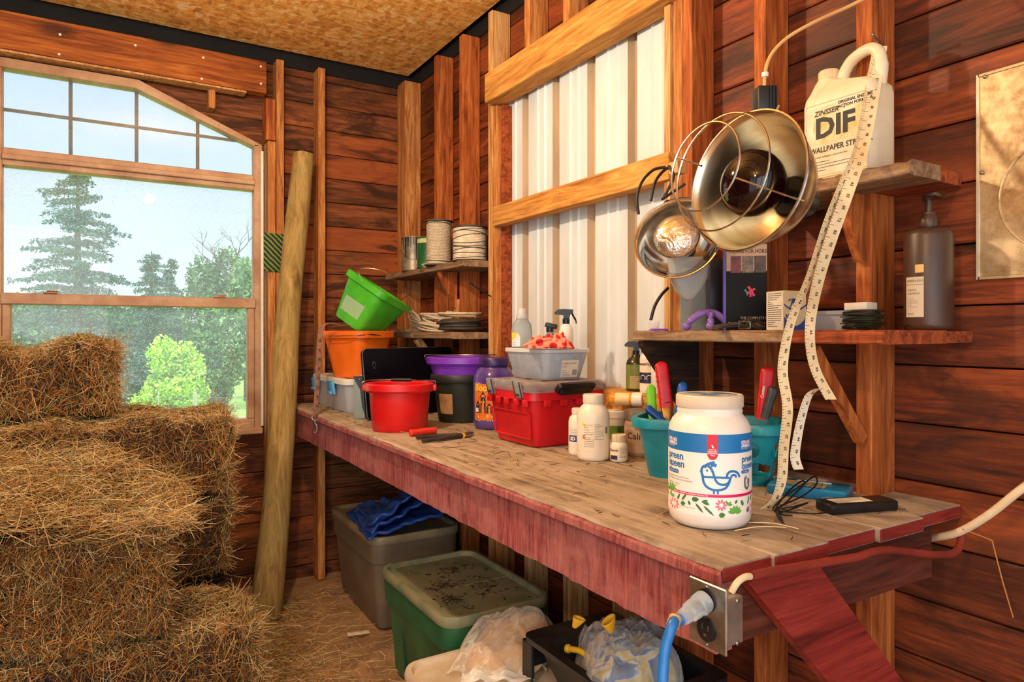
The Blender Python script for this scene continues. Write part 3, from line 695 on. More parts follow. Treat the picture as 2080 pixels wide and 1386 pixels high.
# ---------- things on the corner shelves ----------
Z1=1.553; Z2=1.25
def P4(px,x=None,y=None,z=0):
    t=(px-CX)/FPX
    k=x/(SA+CA*t) if x is not None else y/(CA-SA*t)
    return Vector((k*(SA+CA*t),k*(CA-SA*t),z))
def can_mesh(r,h): return [(0,0),(r,0),(r*1.02,.003),(r,.006),(r,h-.006),(r*1.03,h-.003),(r*1.02,h),(r*.93,h),(r*.92,h-.004),(r*.86,h-.005),(r*.85,h-.02),(0,h-.02)]
c1=P4(840,x=1.345,z=Z1); t=thing('paint_can','grey drip-stained metal paint can with a bail, leftmost on the upper corner shelf','paint can',c1,facing(c1),'paint cans on the corner shelf')
MB().lathe(can_mesh(.06,.168),40).build('can_body',plain('can_grey',(176,168,152),(120,108,90),14,.45,.5,dust=.3,dustc=(90,70,50)),t)
mb=MB(); rnd=random.Random(4)
for k in range(13):
    a=-PI/2+(k-6)*.23; w=rnd.uniform(.006,.014); L=rnd.uniform(.03,.12); tp=.166
    mb.faces([[Vector((.0608*math.cos(a+s*w/.06*(1 if zz>.5 else .5)/2),.0608*math.sin(a+s*w/.06*(1 if zz>.5 else .5)/2),tp-L*(1-zz))) for s,zz in ((-1,1),(-1,0),(1,0),(1,1))]])
mb.build('paint_drips',plain('dark_paint',(54,40,28),(36,26,20),20,.4),t,label='dark dried paint drips')
mb=MB(); mb.tube([(.062*math.cos(a),.062*math.sin(a)-.012*math.sin(-a),.11-.055*math.sin(-a)) for a in [-PI*i/20 for i in range(21)]],.0014,6); mb.build('bail_handle',m_wire,t)
MB().faces([[Vector((.0604*math.cos(a),.0604*math.sin(a),z)) for a,z in ((A,.03),(A+.12,.03),(A+.12,.13),(A,.13))] for A in [-1.35+.12*i for i in range(7)]]).build('can_label',plain('old_label',(206,190,160),(176,150,116),24,.8),t,label='faded tan label')
c2=P4(871,x=1.35,z=Z1); t=thing('paint_can','dark green can with a pale top band standing behind the drip-stained paint can','paint can',c2,facing(c2),'paint cans on the corner shelf')
MB().lathe(can_mesh(.055,.146),40).build('can_body',plain('can_green',(32,112,60),(22,84,44),14,.4),t)
MB().lathe([(.0556,.118),(.0556,.138)],40).build('top_band',plain('can_band',(206,210,150),(180,184,120),20,.5),t)
def spool(label,px,y,x,r,h,core_r,base,wraps,black):
    c=Vector((x,y,base)); t=thing('rope_spool',label,'spool',c,facing(c),'spools of cord on the corner shelf')
    fm=plain('flange_%d'%px,(60,54,48),(44,40,36),20,.6) if black else plain('flange_%d'%px,(84,74,60),(60,52,44),20,.6)
    MB().lathe([(0,0),(r,0),(r,.005),(0,.005)],40).build('flange',fm,t); MB().lathe([(0,h-.005),(r,h-.005),(r,h),(r*.3,h),(r*.28,h-.01),(0,h-.01)],40).build('flange',fm,t)
    mb=MB(); rnd=random.Random(px); pts=[]; n=int(h/.0052) if not black else int(h/.012)
    prof=[(0,.006)]
    m=int((h-.012)/.0068)
    for k in range(m):
        z=.006+(h-.012)*k/m; prof+= [(core_r-.001,z),(core_r+.0022,z+.0018),(core_r+.0022,z+.0046),(core_r-.001,z+.0066)]
    prof.append((0,h-.006)); mb.lathe(prof,36); mb.build('wound_cord',m_rope if not black else plain('cord_pale',(230,220,200),(206,192,164),30,.8),t)
    for k in range(wraps):
        mb=MB()
        z0=.02+(h-.04)*k/max(wraps-1,1); tl=rnd.uniform(-.014,.014); ph=rnd.uniform(0,6)
        mb.tube([((core_r+.0035)*math.cos(a),(core_r+.0035)*math.sin(a),z0+tl*math.sin(a+ph)) for a in [2*PI*i/40 for i in range(40)]],.0013,5,True)
        mb.build('dark_strand',m_black,t)
    return t
spool('tall narrow spool wound with white cord on the upper corner shelf',908,2.862,1.335,.066,.205,.055,Z1,2,False)
spool('short wide spool of white tape crossed by dark strands, upper corner shelf',962,2.633,1.375,.078,.150,.071,Z1,9,True)
pts=[P4(px,x=1.315,z=Z1+.006+dz) for px,dz in ((885,.008),(868,.009),(852,.004),(850,.0),(860,-.001),(882,.0))]
for i,p in enumerate(pts): p.x-= .006*i if i<3 else .02-.004*i
tag(MB().tube(bez(pts,6),.0055,8).build('rope_end',m_rope),'short bent end of thick white rope below the tall spool','rope')
# coils on the lower shelf
def coil(name,label,c,rx,ry,rad,turns,rise,seed,mat,tilt=(0,0,0),wob=.006,group='coils on the lower corner shelf'):
    rnd=random.Random(seed); mb=MB(); pts=[]; n=turns*26
    M=Matrix.Translation(Vector(c))@Euler(tilt).to_matrix().to_4x4()
    ph=[rnd.uniform(0,6) for _ in range(4)]
    for i in range(n+1):
        a=2*PI*i/26; k=i/n; q=1+.10*math.sin(a*.37+ph[0])+.05*math.sin(a*1.3+ph[1])
        pts.append(M@Vector((rx*q*math.cos(a),ry*q*math.sin(a),rad*1.1+rise*k+wob*math.sin(a*.8+ph[2])*(.3+k)+ wob*.4)))
    mb.tube(pts,rad,7); return tag(mb.build(name,mat,None,True,80),label,'coil',group)
hosem=plain('hose_dark',(60,54,46),(40,36,32),20,.6,dust=.5,dustc=(140,120,90)); 
coil('hose_coil','stacked coil of dark and pale hose at the end of the lower shelf',(1.345,2.662,Z2+.001),.088,.085,.0065,5,.048,2,hosem,wob=.004)
tanm=plain('hose_pale',(206,188,152),(170,150,116),30,.8)
coil('hose_coil','pale hose loop lying on top of the dark hose coil',(1.343,2.665,Z2+.064),.088,.08,.006,2,.012,6,tanm,(0,.03,0),.004)
coil('rope_coil','white rope coil bunched in the middle of the lower corner shelf',(1.325,2.87,Z2+.001),.06,.088,.0045,10,.066,3,m_rope,(.12,0,.3),.016)
mb=MB(); rnd=random.Random(8)
for k in range(8):
    a0=rnd.uniform(-.5,.5); L=rnd.uniform(.10,.17); w=rnd.uniform(.02,.034); base=Vector((1.305,2.96,Z2+.012)); pts=[]
    for i in range(25):
        s=2*PI*i/24; pts.append(base+Vector((w*math.sin(s)*.5-.01*k/8,(1-math.cos(s))*L*.5, .004+max(0,(1-math.cos(s-1.1))*.5*(.03+.055*(k+1)/8)+.004*math.sin(s*2+k)))))
    mb.tube(pts,.0038,6,True)
o=mb.build('rope_hank',m_rope,None,True,80); tag(o,'open loops of white rope at the left of the lower shelf coils','rope','coils on the lower corner shelf')
tag(MB().prism(rrect(.13,.30,.03,0,4),(0,0,.016)).build('folded_sack',plain('sack',(186,166,130),(150,128,96),20,.9,bump=.4)),'flat folded tan sack at the left of the lower corner shelf','sack',loc=(1.32,3.20,Z2))
# ---------- bench, far end ----------
# clear storage bin with blue latches
def bin_(name,label,cat,x0,x1,y0,y1,zb,zt,mat,lidm,taper=.02,lidh=.022,rim=.012,r=.03,group=None):
    c=((x0+x1)/2,(y0+y1)/2,zb); w,d,h=x1-x0,y1-y0,zt-zb; t=thing(name,label,cat,c,0,group); mb=MB()
    rings=[rrect(w-2*rim-2*taper,d-2*rim-2*taper,r,0),rrect(w-2*rim-2*taper+.006,d-2*rim-2*taper+.006,r,.006),rrect(w-2*rim,d-2*rim,r,h-lidh),rrect(w-2*rim-.006,d-2*rim-.006,r,h-lidh),rrect(w-2*rim-2*taper,d-2*rim-2*taper,r,.008)]
    mb.loft(rings); mb.build('bin_body',mat,t)
    return t,w,d,h
m_clearbin=clear('milky_plastic',(232,236,240),.42,.25)
t,w,d,h=bin_('storage_bin','low translucent storage bin with white lid and blue latches at the far bench end','storage bin',.885,1.185,2.835,3.36,BT+.0005,BT+.15,m_clearbin,m_white,.018,.024)
mb=MB(); mb.loft([rrect(w-.01,d-.01,.035,h-.026),rrect(w,d,.04,h-.024),rrect(w,d,.04,h-.006),rrect(w-.012,d-.012,.035,h),rrect(w-.07,d-.07,.03,h),rrect(w-.08,d-.08,.03,h-.004)],True,False,True); mb.build('lid',plain('bin_lid',(222,224,220),(200,198,188),10,.4,dust=.4,dustc=(170,140,100)),t)
m_bluelatch=plain('blue_latch',(96,178,226),(70,150,206),20,.4)
mb=MB()
for yy in (.12,): 
    mb.cbox((-w/2-.004,-.09,h-.045),(.012,.085,.058),(0,R(-8),0),bev=.004).cbox((-w/2-.012,-.09,h-.066),(.010,.06,.012),bev=.003)
mb.build('latch',m_bluelatch,t,label='blue latch at the middle of the long side')
MB().cbox((-w/2-.004,.17,h-.045),(.012,.085,.058),(0,R(-8),0),bev=.004).cbox((-w/2-.012,.17,h-.066),(.010,.06,.012),bev=.003).build('latch',m_bluelatch,t)
binx=Vector(((.885+1.185)/2,(2.835+3.36)/2,BT+.1505))
m_pap=plain('bin_paper',(214,206,190),(190,176,150),8,.8)
# square tapered buckets
def square_bucket(name,label,c,rot,s,mat,group,handle=True,loc_extra=None):
    t=thing(name,label,'bucket',c,0,group,rot); b,tp,h,th=s
    mb=MB(); mb.loft([rrect(b-.01,b-.01,.03,0),rrect(b,b,.034,.006),rrect(tp-.004,tp-.004,.045,h-.03),rrect(tp+.022,tp+.022,.05,h-.03),rrect(tp+.026,tp+.026,.052,h-.004),rrect(tp+.018,tp+.018,.05,h),rrect(tp-.008,tp-.008,.045,h),rrect(tp-.014,tp-.014,.044,h-.006),rrect(b-.008,b-.008,.03,th)])
    mb.build('bucket_body',mat,t)
    return t
org=plain('orange_plastic',(244,120,30),(226,96,18),7,.4,dust=.18,dustc=(240,190,140)); grn=plain('green_plastic',(86,190,48),(56,160,34),7,.35,dust=.12,dustc=(160,210,140))
oc=P4(727,y=2.985,z=binx.z)
t=square_bucket('square_bucket','orange square bucket standing on the bin with blue latches',oc,(0,0,R(-31.1-28)),(.165,.235,.205,.006),org,'square tapered buckets')
MB().tube(bez([(-.128,0,.185),(-.130,-.07,.19),(-.10,-.135,.185),(0,-.150,.183),(.10,-.135,.185),(.130,-.07,.19),(.128,0,.185)],8),.0022,6).build('bail_handle',m_wire,t)
# green bucket: its axis leans to the right over the orange rim
fw=Vector((SA,CA,0)); rt=Vector((CA,-SA,0)); up=Vector((0,0,1))
ax=(up*.84+rt*.545+fw*.02).normalized(); xax=(rt*.80-up*.60); xax=(xax-ax*xax.dot(ax)).normalized(); yax=ax.cross(xax)
Mrot=Matrix((xax,yax,ax)).transposed()@Matrix.Rotation(R(-28),3,'Z')
gb=ond(738,655,3.05); gb=Vector((gb.x,gb.y,0))
t=square_bucket('square_bucket','green square bucket tipped over on top of the orange bucket',(0,0,0),Mrot.to_euler(),(.165,.235,.205,.006),grn,'square tapered buckets')
zmin=min((Mrot@Vector((x,y,0))).z for x in (-.0825,.0825) for y in (-.0825,.0825))
t.location=ond(722,665,3.04)
MB().tube(bez([(0,-.130,.190),(-.02,-.16,.23),(.05,-.12,.275),(.09,-.02,.27),(.06,.10,.25),(.02,.15,.22),(0,.130,.190)],8),.002,6).build('bail_handle',m_wire,t)
MB().faces([[Vector((x,-.1005-.0005+ (z-.1)*-.17,z)) for x,z in ((-.055,.04),(.06,.04),(.07,.165),(-.06,.165))]]).build('sticker',clear('sticker_clear',(220,240,220),.35,.3),t,label='pale translucent sticker')
# leash hanging from the orange bucket
m_leash=plain('leash_strap',(140,98,78),(104,70,56),60,.7); 
def lp(px,py,d): return ond(px,py,d)
pth=bez([lp(712,660,2.99),lp(690,661,2.93),lp(668,657,2.90),lp(655,664,2.88),lp(650,682,2.88),lp(647,730,2.88),lp(644,790,2.88),lp(640,845,2.88)],6)
t=thing('dog_leash','brown patterned strap with a snap hook hanging down from the orange bucket','leash',pth[-1])
Ml=Matrix.Translation(-pth[-1])
MB().ribbon(pth,[rt]*len(pth),.020,.003).build('strap',m_leash,t,True,50,M=Ml)
mb=MB()
for k in range(9):
    p=lp(650-.9*k,692+19*k,2.874); 
    mb.faces([[p+rt*.0055,p+up*.0075,p-rt*.0055,p-up*.0075]])
mb.build('strap_pattern',plain('pattern_dark',(84,58,52),(70,48,42),30,.8),t,M=Ml)
e=pth[-1]; mb=MB(); mb.tube([e+Vector((0,0,-.008))+rt*.013*math.cos(a)+up*.011*math.sin(a) for a in [2*PI*i/18 for i in range(18)]],.0024,7,True); mb.build('ring',m_steel,t,M=Ml)
q=e+Vector((0,0,-.02)); mb=MB(); mb.tube([q,q-up*.012],[.005,.004],8).tube(bez([q-up*.012,q-up*.02+rt*.007,q-up*.04+rt*.008,q-up*.05,q-up*.045-rt*.007,q-up*.025-rt*.006],6),.0026,7); mb.build('snap_hook',m_steel,t,M=Ml)
# black panel (flat screen shape) standing on edge
pa=Vector((.905,2.59,BT+.001)); pb=Vector((1.385,2.772,BT+.001)); u=(pb-pa); L=u.length; rz=math.atan2(u.y,u.x)
t=thing('flat_panel','large glossy black flat panel standing on edge behind the red bucket','panel',pa,rz)
Mp=Matrix.Rotation(R(90-7),4,'X')
pan=[Vector((p.x+L/2,p.y+.1425,0)) for p in rrect(L,.285,.022,0,5)]
mb=MB(); mb.loft([[Mp@p for p in pan],[Mp@(p+Vector((0,0,-.014))) for p in pan]]); mb.build('panel_sheet',plain('gloss_black',(12,11,22),(10,9,18),3,.4,Specular_IOR_Level=.15),t)
ed=[Vector((p.x+L/2,p.y+.1425,0)) for p in rrect(L+.002,.287,.023,0,5)]
mb=MB(); mb.loft([[Mp@(p+Vector((0,0,-.0015))) for p in ed],[Mp@(p+Vector((0,0,-.005))) for p in ed]]); mb.build('panel_rim',plain('grey_rim',(120,132,132),(90,100,100),20,.4),t)
def pl(x,y): return Mp@Vector((x,y,.0006))
mb=MB(); c0=(.052,.222)
def arc(c,r,a0,a1,n=14): return [(c[0]+r*math.cos(a0+(a1-a0)*i/n),c[1]+r*math.sin(a0+(a1-a0)*i/n)) for i in range(n+1)]
def strip(mb,pts,w,fn,closed=False):
    n=len(pts); L_=[];R_=[]
    for i in range(n):
        a=pts[(i-1)%n] if (closed or i) else pts[i]; b=pts[(i+1)%n] if (closed or i<n-1) else pts[i]
        dx,dy=b[0]-a[0],b[1]-a[1]; l=math.hypot(dx,dy) or 1; ww=w[i] if isinstance(w,list) else w
        L_.append((pts[i][0]-dy/l*ww/2,pts[i][1]+dx/l*ww/2)); R_.append((pts[i][0]+dy/l*ww/2,pts[i][1]-dx/l*ww/2))
    VL=mb.verts([fn(*p) for p in L_]); VR=mb.verts([fn(*p) for p in R_])
    for i in range(n if closed else n-1):
        j=(i+1)%n; mb._f([VL[i],VR[i],VR[j],VL[j]])
strip(mb,arc(c0,.009,R(-50),R(230)),.002,pl); strip(mb,[(c0[0],c0[1]+.013),(c0[0],c0[1]+.003)],.002,pl); strip(mb,[(c0[0]-.005,c0[1]-.012),(c0[0]+.005,c0[1]-.012)],.002,pl); strip(mb,[(c0[0]-.004,c0[1]-.016),(c0[0]+.004,c0[1]-.016)],.002,pl)
mb.build('logo',plain('logo_grey',(92,92,100),(80,80,88),20,.5),t,False)
# thin clear and black folder beside the panel
q=P4(733,y=2.70,z=BT+.0005); t=thing('document_case','narrow clear and black case standing at the left end of the black panel','case',q,FWD)
MB().cbox((0,.05,.085),(.045,.16,.17),bev=.003).build('case_shell',clear('case_clear',(206,222,220),.35,.2),t)
mb=MB(); mb.prism([Vector((x,-.032,z)) for x,z in ((-.024,.172),(.026,.175),(.026,.01),(.012,.05),(.004,.12))],(0,-.003,0)); mb.build('black_flap',m_blackc,t); MB().sphere((.004,-.037,.160),.0045).build('stud',plain('brass',(200,150,70),(170,120,50),20,.3,.9),t)
# round buckets
def round_bucket(label,c,rb,rt_,h,mat,lip=.012,group='round buckets on the bench',name='bucket',dl=None,cat='bucket',rotz=0):
    t=thing(name,label,cat,c,rotz,group)
    MB().lathe([(0,0),(rb-.004,0),(rb,.005),(rt_-.004,h-.032),(rt_+lip*.5,h-.031),(rt_+lip,h-.024),(rt_+lip,h-.004),(rt_+lip*.7,h),(rt_-.003,h),(rt_-.008,h-.006),(rb-.005,.008),(0,.008)],56).build('bucket_body',mat,t,True,35)
    return t
red=plain('red_plastic',(214,24,26),(190,14,18),6,.38,dust=.10,dustc=(220,120,100))
rc=P4(812,x=.93,z=BT+.0005); 
t=round_bucket('red round bucket with a wire handle at the front of the bench',rc,.098,.112,.168,red,.011,rotz=FWD)
hz=.171
MB().tube(bez([(-.127,0,.150),(-.128,-.01,.172),(-.09,.045,hz+.003),(0,.062,hz+.003),(.07,.02,hz+.003),(.10,.008,hz+.004),(.127,.0,.172),(.127,0,.150)],8),.0024,6).build('bail_handle',m_steel,t)
MB().tube([(-.04,.058,hz+.003),(.035,.046,hz+.003)],.0065,10).build('grip',m_black,t)
MB().cbox((-.126,0,.15),(.014,.03,.022),bev=.003).cbox((.126,0,.15),(.014,.03,.022),bev=.003).build('handle_ear',red,t)
dc=P4(936,y=2.43,z=BT+.0005)
blk=plain('black_bucket',(40,44,36),(24,28,22),6,.5,dust=.35,dustc=(100,100,70))
t=round_bucket('dark green-black bucket under the purple bucket, patch of tan label on it',dc,.088,.112,.185,blk,.008,rotz=facing(dc))
MB().faces([[Vector((r*math.sin(a),-r*math.cos(a),z)) for a,z,r in ((A,.035,.0945),(A+.09,.035,.0945),(A+.09,.112,.1045),(A,.112,.1045))] for A in [-.95+.09*i for i in range(7)]]).build('label',plain('tan_label',(176,134,86),(140,98,56),14,.8),t,label='torn tan label')
pur=plain('purple_plastic',(128,62,196),(100,40,168),5,.35,dust=.18,dustc=(190,160,210))
t=round_bucket('shallow purple bucket nested in the dark bucket, handle folded on its rim',dc+Vector((0,0,.155)),.104,.124,.098,pur,.013,rotz=FWD)
MB().tube(bez([(-.138,0,.085),(-.139,.0,.104),(-.09,.07,.101),(0,.105,.101),(.09,.07,.101),(.139,0,.104),(.138,0,.085)],8),.0022,6).build('bail_handle',m_steel,t)
# purple candy jug
jc=P4(1004,y=2.185,z=BT+.0005); t=thing('plastic_jug','tall dark purple jug with a spooky orange picture label, left of the red toolbox','jug',jc,facing(jc))
pc=clear('purple_clear',(96,58,150),.55,.15,0,.6); pd=plain('purple_dark',(58,34,104),(44,24,84),6,.35)
MB().lathe([(0,0),(.066,0),(.074,.008),(.077,.03),(.077,.17),(.074,.19),(.062,.212),(.05,.222),(.05,.226)],48).build('jug_body',plain('jug_purple',(104,84,156),(58,36,112),5,.15),t,True,60)
MB().lathe([(0,.225),(.055,.225),(.056,.228),(.056,.252),(.053,.256),(0,.256)],48).build('lid',pd,t)
JR=.0775
def cyl(R_,rz=0.): return lambda u,v: Vector((R_*math.sin(u/R_+rz),-R_*math.cos(u/R_+rz),v))
def patch(mb,fn,u0,u1,v0,v1,n=10):
    for i in range(n):
        a=u0+(u1-u0)*i/n; b=u0+(u1-u0)*(i+1)/n; mb.faces([[fn(a,v0),fn(b,v0),fn(b,v1),fn(a,v1)]])
    return mb
f=cyl(JR,-.55); labm=plain('label_orange',(226,128,40),(190,90,30),60,.5)
patch(MB(),cyl(JR-.0006,-.55),-.049,.054,.031,.169,12).build('label_edge',m_white,t); o=patch(MB(),f,-.045,.05,.035,.165,12).build('picture_label',labm,t,label='orange picture label with a dark haunted tower')
f2=cyl(JR+.0006,-.55); mb=MB()
def poly(mb,fn,pts): mb.faces([[fn(*p) for p in pts]])
for p in (((-.012,.06),(.012,.06),(.010,.118),(-.010,.118)),((-.014,.118),(.014,.118),(0,.138)),((-.034,.06),(-.014,.06),(-.014,.088),(-.034,.088)),((-.036,.088),(-.012,.088),(-.024,.104)),((.014,.06),(.036,.06),(.036,.082),(.014,.082)),((.012,.082),(.038,.082),(.025,.097)),((-.045,.036),(.05,.036),(.05,.062),(-.045,.062))): poly(mb,f2,p)
mb.build('picture',m_ink,o,False)
mb=MB(); f3=cyl(JR+.001,-.55)
for cx,cy,r in ((-.006,.10,.0028),(.005,.10,.0028),(-.024,.075,.003),(.025,.072,.003),(.02,.05,.006),(-.02,.047,.005),(.036,.048,.004)): poly(mb,f3,arc((cx,cy),r,0,2*PI*.93,12))
mb.build('picture_lights',plain('pumpkin',(250,190,70),(236,150,40),40,.5),o,False)
MB().text('Boo',.034,lambda x,y:f3(x-.01,.140+y),'CENTER',.0008).build('lettering',plain('boo_yellow',(240,214,80),(220,190,50),30,.5),o,False)
patch(MB(),f3,-.035,-.02,.064,.078,3).build('picture_panel',m_white,o,False)
# hand tools
m_toolred=plain('tool_red',(214,52,36),(186,38,26),20,.5)
a=onz(832,880,BT+.013); b=onz(886,874,BT+.013); t=thing('screwdriver_handle','red ribbed tool handle lying before the red bucket','tool handle',a)
n=24; mb=MB(); mb.tube([a.lerp(b,i/n) for i in range(n+1)],[.0105+.0015*(i%2)-(.004 if i in(0,n) else 0) for i in range(n+1)],14); mb.build('grip',m_toolred,t,M=Matrix.Translation(-a))
a=onz(846,889,BT+.009); b=onz(945,884,BT+.009); a2=onz(858,896,BT+.009); c=onz(975,876,BT+.008)
t=thing('pliers','black handled pliers with yellow bands lying on the bench before the dark bucket','pliers',b); Mq=Matrix.Translation(-b); m_grip=plain('grip_black',(58,50,42),(40,34,30),20,.6)
MB().tube(bez([a,a.lerp(b,.5)+Vector((0,.012,0)),b],8),[.0065]*10+[.007]*5+[.005]*2,10).build('handle',m_grip,t,M=Mq)
MB().tube(bez([a2,a2.lerp(b,.5)+Vector((0,-.004,0)),b],8),[.0065]*10+[.007]*5+[.005]*2,10).build('handle',m_grip,t,M=Mq)
dv=(c-b).normalized(); mb=MB(); mb.tube([b-dv*.006,b+dv*.01,b+dv*.03,b+dv*.055],[.006,.010,.009,.004],8); mb.build('jaws',m_steel,t,M=Mq)
mb=MB(); mb.tube([b-dv*.016,b-dv*.010],.0082,10); mb.build('yellow_band',plain('band_yellow',(220,170,40),(200,150,30),20,.5),t,M=Mq)
# ---------- red toolbox ----------
m_redbox=plain('toolbox_red',(206,20,32),(178,12,24),7,.35,dust=.12,dustc=(170,80,60))
tb=Vector((1.24,1.845,BT+.0005)); t=thing('toolbox','red plastic toolbox with a clear lid and black side handle, mid bench','toolbox',tb)
W_,D_,H_=.30,.29,.172
mb=MB(); mb.loft([rrect(W_-.075,D_-.07,.022,0),rrect(W_-.062,D_-.058,.026,.004),rrect(W_-.022,D_-.022,.03,H_-.03),rrect(W_-.004,D_-.004,.034,H_-.028),rrect(W_-.004,D_-.004,.034,H_-.002),rrect(W_-.02,D_-.02,.03,H_-.002),rrect(W_-.03,D_-.03,.03,H_-.03),rrect(W_-.085,D_-.08,.02,.008)]); mb.build('box_body',m_redbox,t)
def onface(y,z,off=0): # near (-x) face of the tapered body
    k=z/(H_-.03); x=-(W_-.062)/2-((W_-.022)-(W_-.062))/2*k; return Vector((x-off,y,z))
mb=MB()
pn=[(-.105,.025),(.105,.025),(.115,.105),(-.115,.105)]
for i in range(4):
    a=pn[i]; b=pn[(i+1)%4]; mb.tube([onface(a[0],a[1],.0015),onface(b[0],b[1],.0015)],.0035,6)
mb.build('moulded_panel',m_redbox,t)
mb=MB()
for yy in (-.11,-.06,.0,.05,.105): mb.cbox(Vector((-W_/2+.003,yy,H_-.036)),(.010,.026,.022),bev=.003)
for yy in (-.09,-.03,.03,.09): mb.cbox(Vector((yy,-D_/2+.003,H_-.036)),(.026,.010,.022),bev=.003)
mb.build('rim_rib',m_redbox,t,kind='stuff')
m_lid=clear('lid_clear',(240,238,236),.12,.06,.16,.6)
mb=MB(); mb.loft([rrect(W_,D_,.036,H_-.004),rrect(W_+.004,D_+.004,.038,H_),rrect(W_-.002,D_-.002,.036,H_+.016),rrect(W_-.03,D_-.03,.032,H_+.027),rrect(W_-.07,D_-.07,.03,H_+.027),rrect(W_-.08,D_-.08,.03,H_+.022)],True,False,True); mb.build('lid',m_lid,t)
mb=MB()
for yy in (-.05,.05): mb.cbox((0,yy,H_+.026),(.20,.006,.006),bev=.002)
mb.build('lid_rib',m_lid,t)
m_latch=plain('latch_grey',(150,154,156),(126,130,132),30,.35)
for yy in (-.085,.085):
    lt=MB().cbox((-W_/2-.006,yy,H_+.004),(.010,.036,.052),(0,R(-14),0),bev=.004).build('latch',m_latch,t)
    mb=MB()
    for s in (-1,1): mb.cbox((-W_/2-.0105,yy+s*.0175,H_+.004),(.004,.003,.050),(0,R(-14),0),bev=.001)
    mb.cbox((-W_/2-.0115,yy,H_-.012),(.004,.018,.006),(0,R(-14),0)); mb.build('latch_ridge',plain('latch_dark',(60,60,60),(44,44,44),30,.4),lt)
mb=MB(); mb.tube(bez([(-.06,-D_/2-.008,H_+.002),(-.062,-D_/2-.020,H_+.012),(-.05,-D_/2-.026,H_+.018),(.05,-D_/2-.026,H_+.018),(.062,-D_/2-.020,H_+.012),(.06,-D_/2-.008,H_+.002)],6),.009,8)
mb.cbox((0,-D_/2-.016,H_+.004),(.118,.018,.03),bev=.005); mb.build('handle',m_blackc,t)
# clear container on the toolbox
kc=Vector((1.258,1.868,BT+H_+.028)); t=thing('clear_container','clear lidded container with a paper label, standing on the red toolbox','container',kc)
w,d,h=.182,.255,.098; m_tub=clear('tub_clear',(238,244,250),.30,.12,.14,.6)
mb=MB(); mb.loft([rrect(w-.05,d-.055,.02,0),rrect(w-.044,d-.048,.022,.004),rrect(w-.008,d-.008,.026,h-.014),rrect(w-.013,d-.013,.024,h-.014),rrect(w-.05,d-.055,.02,.005)]); mb.build('tub',m_tub,t)
mb=MB(); mb.loft([rrect(w-.004,d-.004,.028,h-.013),rrect(w+.004,d+.004,.03,h-.012),rrect(w+.004,d+.004,.03,h-.002),rrect(w,d,.028,h),rrect(w-.03,d-.03,.02,h),rrect(w-.036,d-.036,.02,h-.003)],True,True,True); mb.build('lid',clear('lid_milky',(236,240,244),.6,.25),t)
def tubf(u,v): # right-hand (-y) end
    k=v/(h-.014); return Vector((u,-(d-.048)/2-((d-.008)-(d-.048))/2*k-.0012,v))
mb=MB(); patch(mb,tubf,-.02,.045,.008,.062,1); lb=mb.build('paper_label',m_paper,t,label='white printed paper label')
mb=MB(); F_=lambda u,v:tubf(u,v)+Vector((0,-.0006,0))
mb.text('weight protein',.0088,lambda x,y:F_(-.016+x,.050+y),'LEFT')
mb.text('Powder',.0055,lambda x,y:F_(-.016+x,.040+y),'LEFT'); mb.text('1 scoop',.005,lambda x,y:F_(-.016+x,.028+y),'LEFT')
for i in range(3): patch(mb,F_,-.016,.018-.004*i,.012+.005*i,.013+.005*i,1)
for i in range(7): patch(mb,F_,.024+.0026*i,.0254+.0026*i,.014,.032,1)
mb.build('print',plain('print_grey',(120,110,120),(100,92,100),30,.7),lb,False)
# items on that lid
LZ=kc.z+h+.0005
dc_=P4(1060,x=1.218,z=LZ); t=thing('detergent_bottle','clear bottle with grey cap and yellow label on the clear container','bottle',dc_,FWD)
mb=MB(); mb.loft([rrect(.066,.04,.014,0),rrect(.07,.044,.016,.005),rrect(.07,.044,.016,.055),rrect(.062,.042,.016,.078),rrect(.040,.036,.016,.095),rrect(.032,.032,.015,.098)]); mb.build('bottle_body',clear('bottle_clear',(206,214,216),.34,.12),t,True,60)
MB().lathe([(0,.096),(.020,.096),(.0205,.099),(.019,.109),(.0165,.110),(.0155,.128),(.0135,.131),(0,.131)],28).build('cap',plain('cap_grey',(190,190,190),(166,166,166),20,.4),t)
MB().faces([[Vector((x,-.0226,z)) for x,z in ((-.033,.004),(-.006,.004),(-.006,.036),(-.014,.05),(-.033,.05))]]).build('label',plain('lab_white',(226,230,230),(206,210,212),10,.5),t,False)
MB().faces([[Vector((x,-.0231,z)) for x,z in ((-.033,.02),(-.012,.05),(-.033,.05))]]).build('label_patch',plain('lab_yellow',(246,206,30),(230,186,20),10,.5),t,False)
MB().text('C',.016,lambda x,y:Vector((-.026+x,-.0231,.008+y)),'CENTER').build('lettering',plain('lab_blue',(40,110,180),(30,90,160),10,.5),t,False)
def sprayer(t,z,s=1.,body=m_blackc,cap=None):
    MB().lathe([(0,z-.012*s),(.0125*s,z-.012*s),(.013*s,z+.006*s),(.009*s,z+.01*s),(0,z+.01*s)],20).build('collar',cap or body,t)
    mb=MB(); mb.prism([Vector((x*s,-.0095*s,z+q*s)) for x,q in ((-.042,.030),(-.040,.022),(-.010,.020),(-.008,.004),(.010,.004),(.014,.022),(.024,.028),(.024,.040),(-.010,.042),(-.030,.040))],(0,.019*s,0)); mb.build('spray_head',body,t,True,30)
    MB().tube(bez([(.020*s,0,z+.028*s),(.026*s,0,z+.016*s),(.034*s,0,z+.002*s),(.036*s,0,z-.010*s)],5),[.0035*s]*10+[.0025*s]*6,8).build('trigger',body,t)
sp=P4(1150,x=1.285,z=LZ); t=thing('spray_bottle','small white spray bottle with black trigger, behind the red cloth','spray bottle',sp,FWD,'spray bottles behind the red cloth')
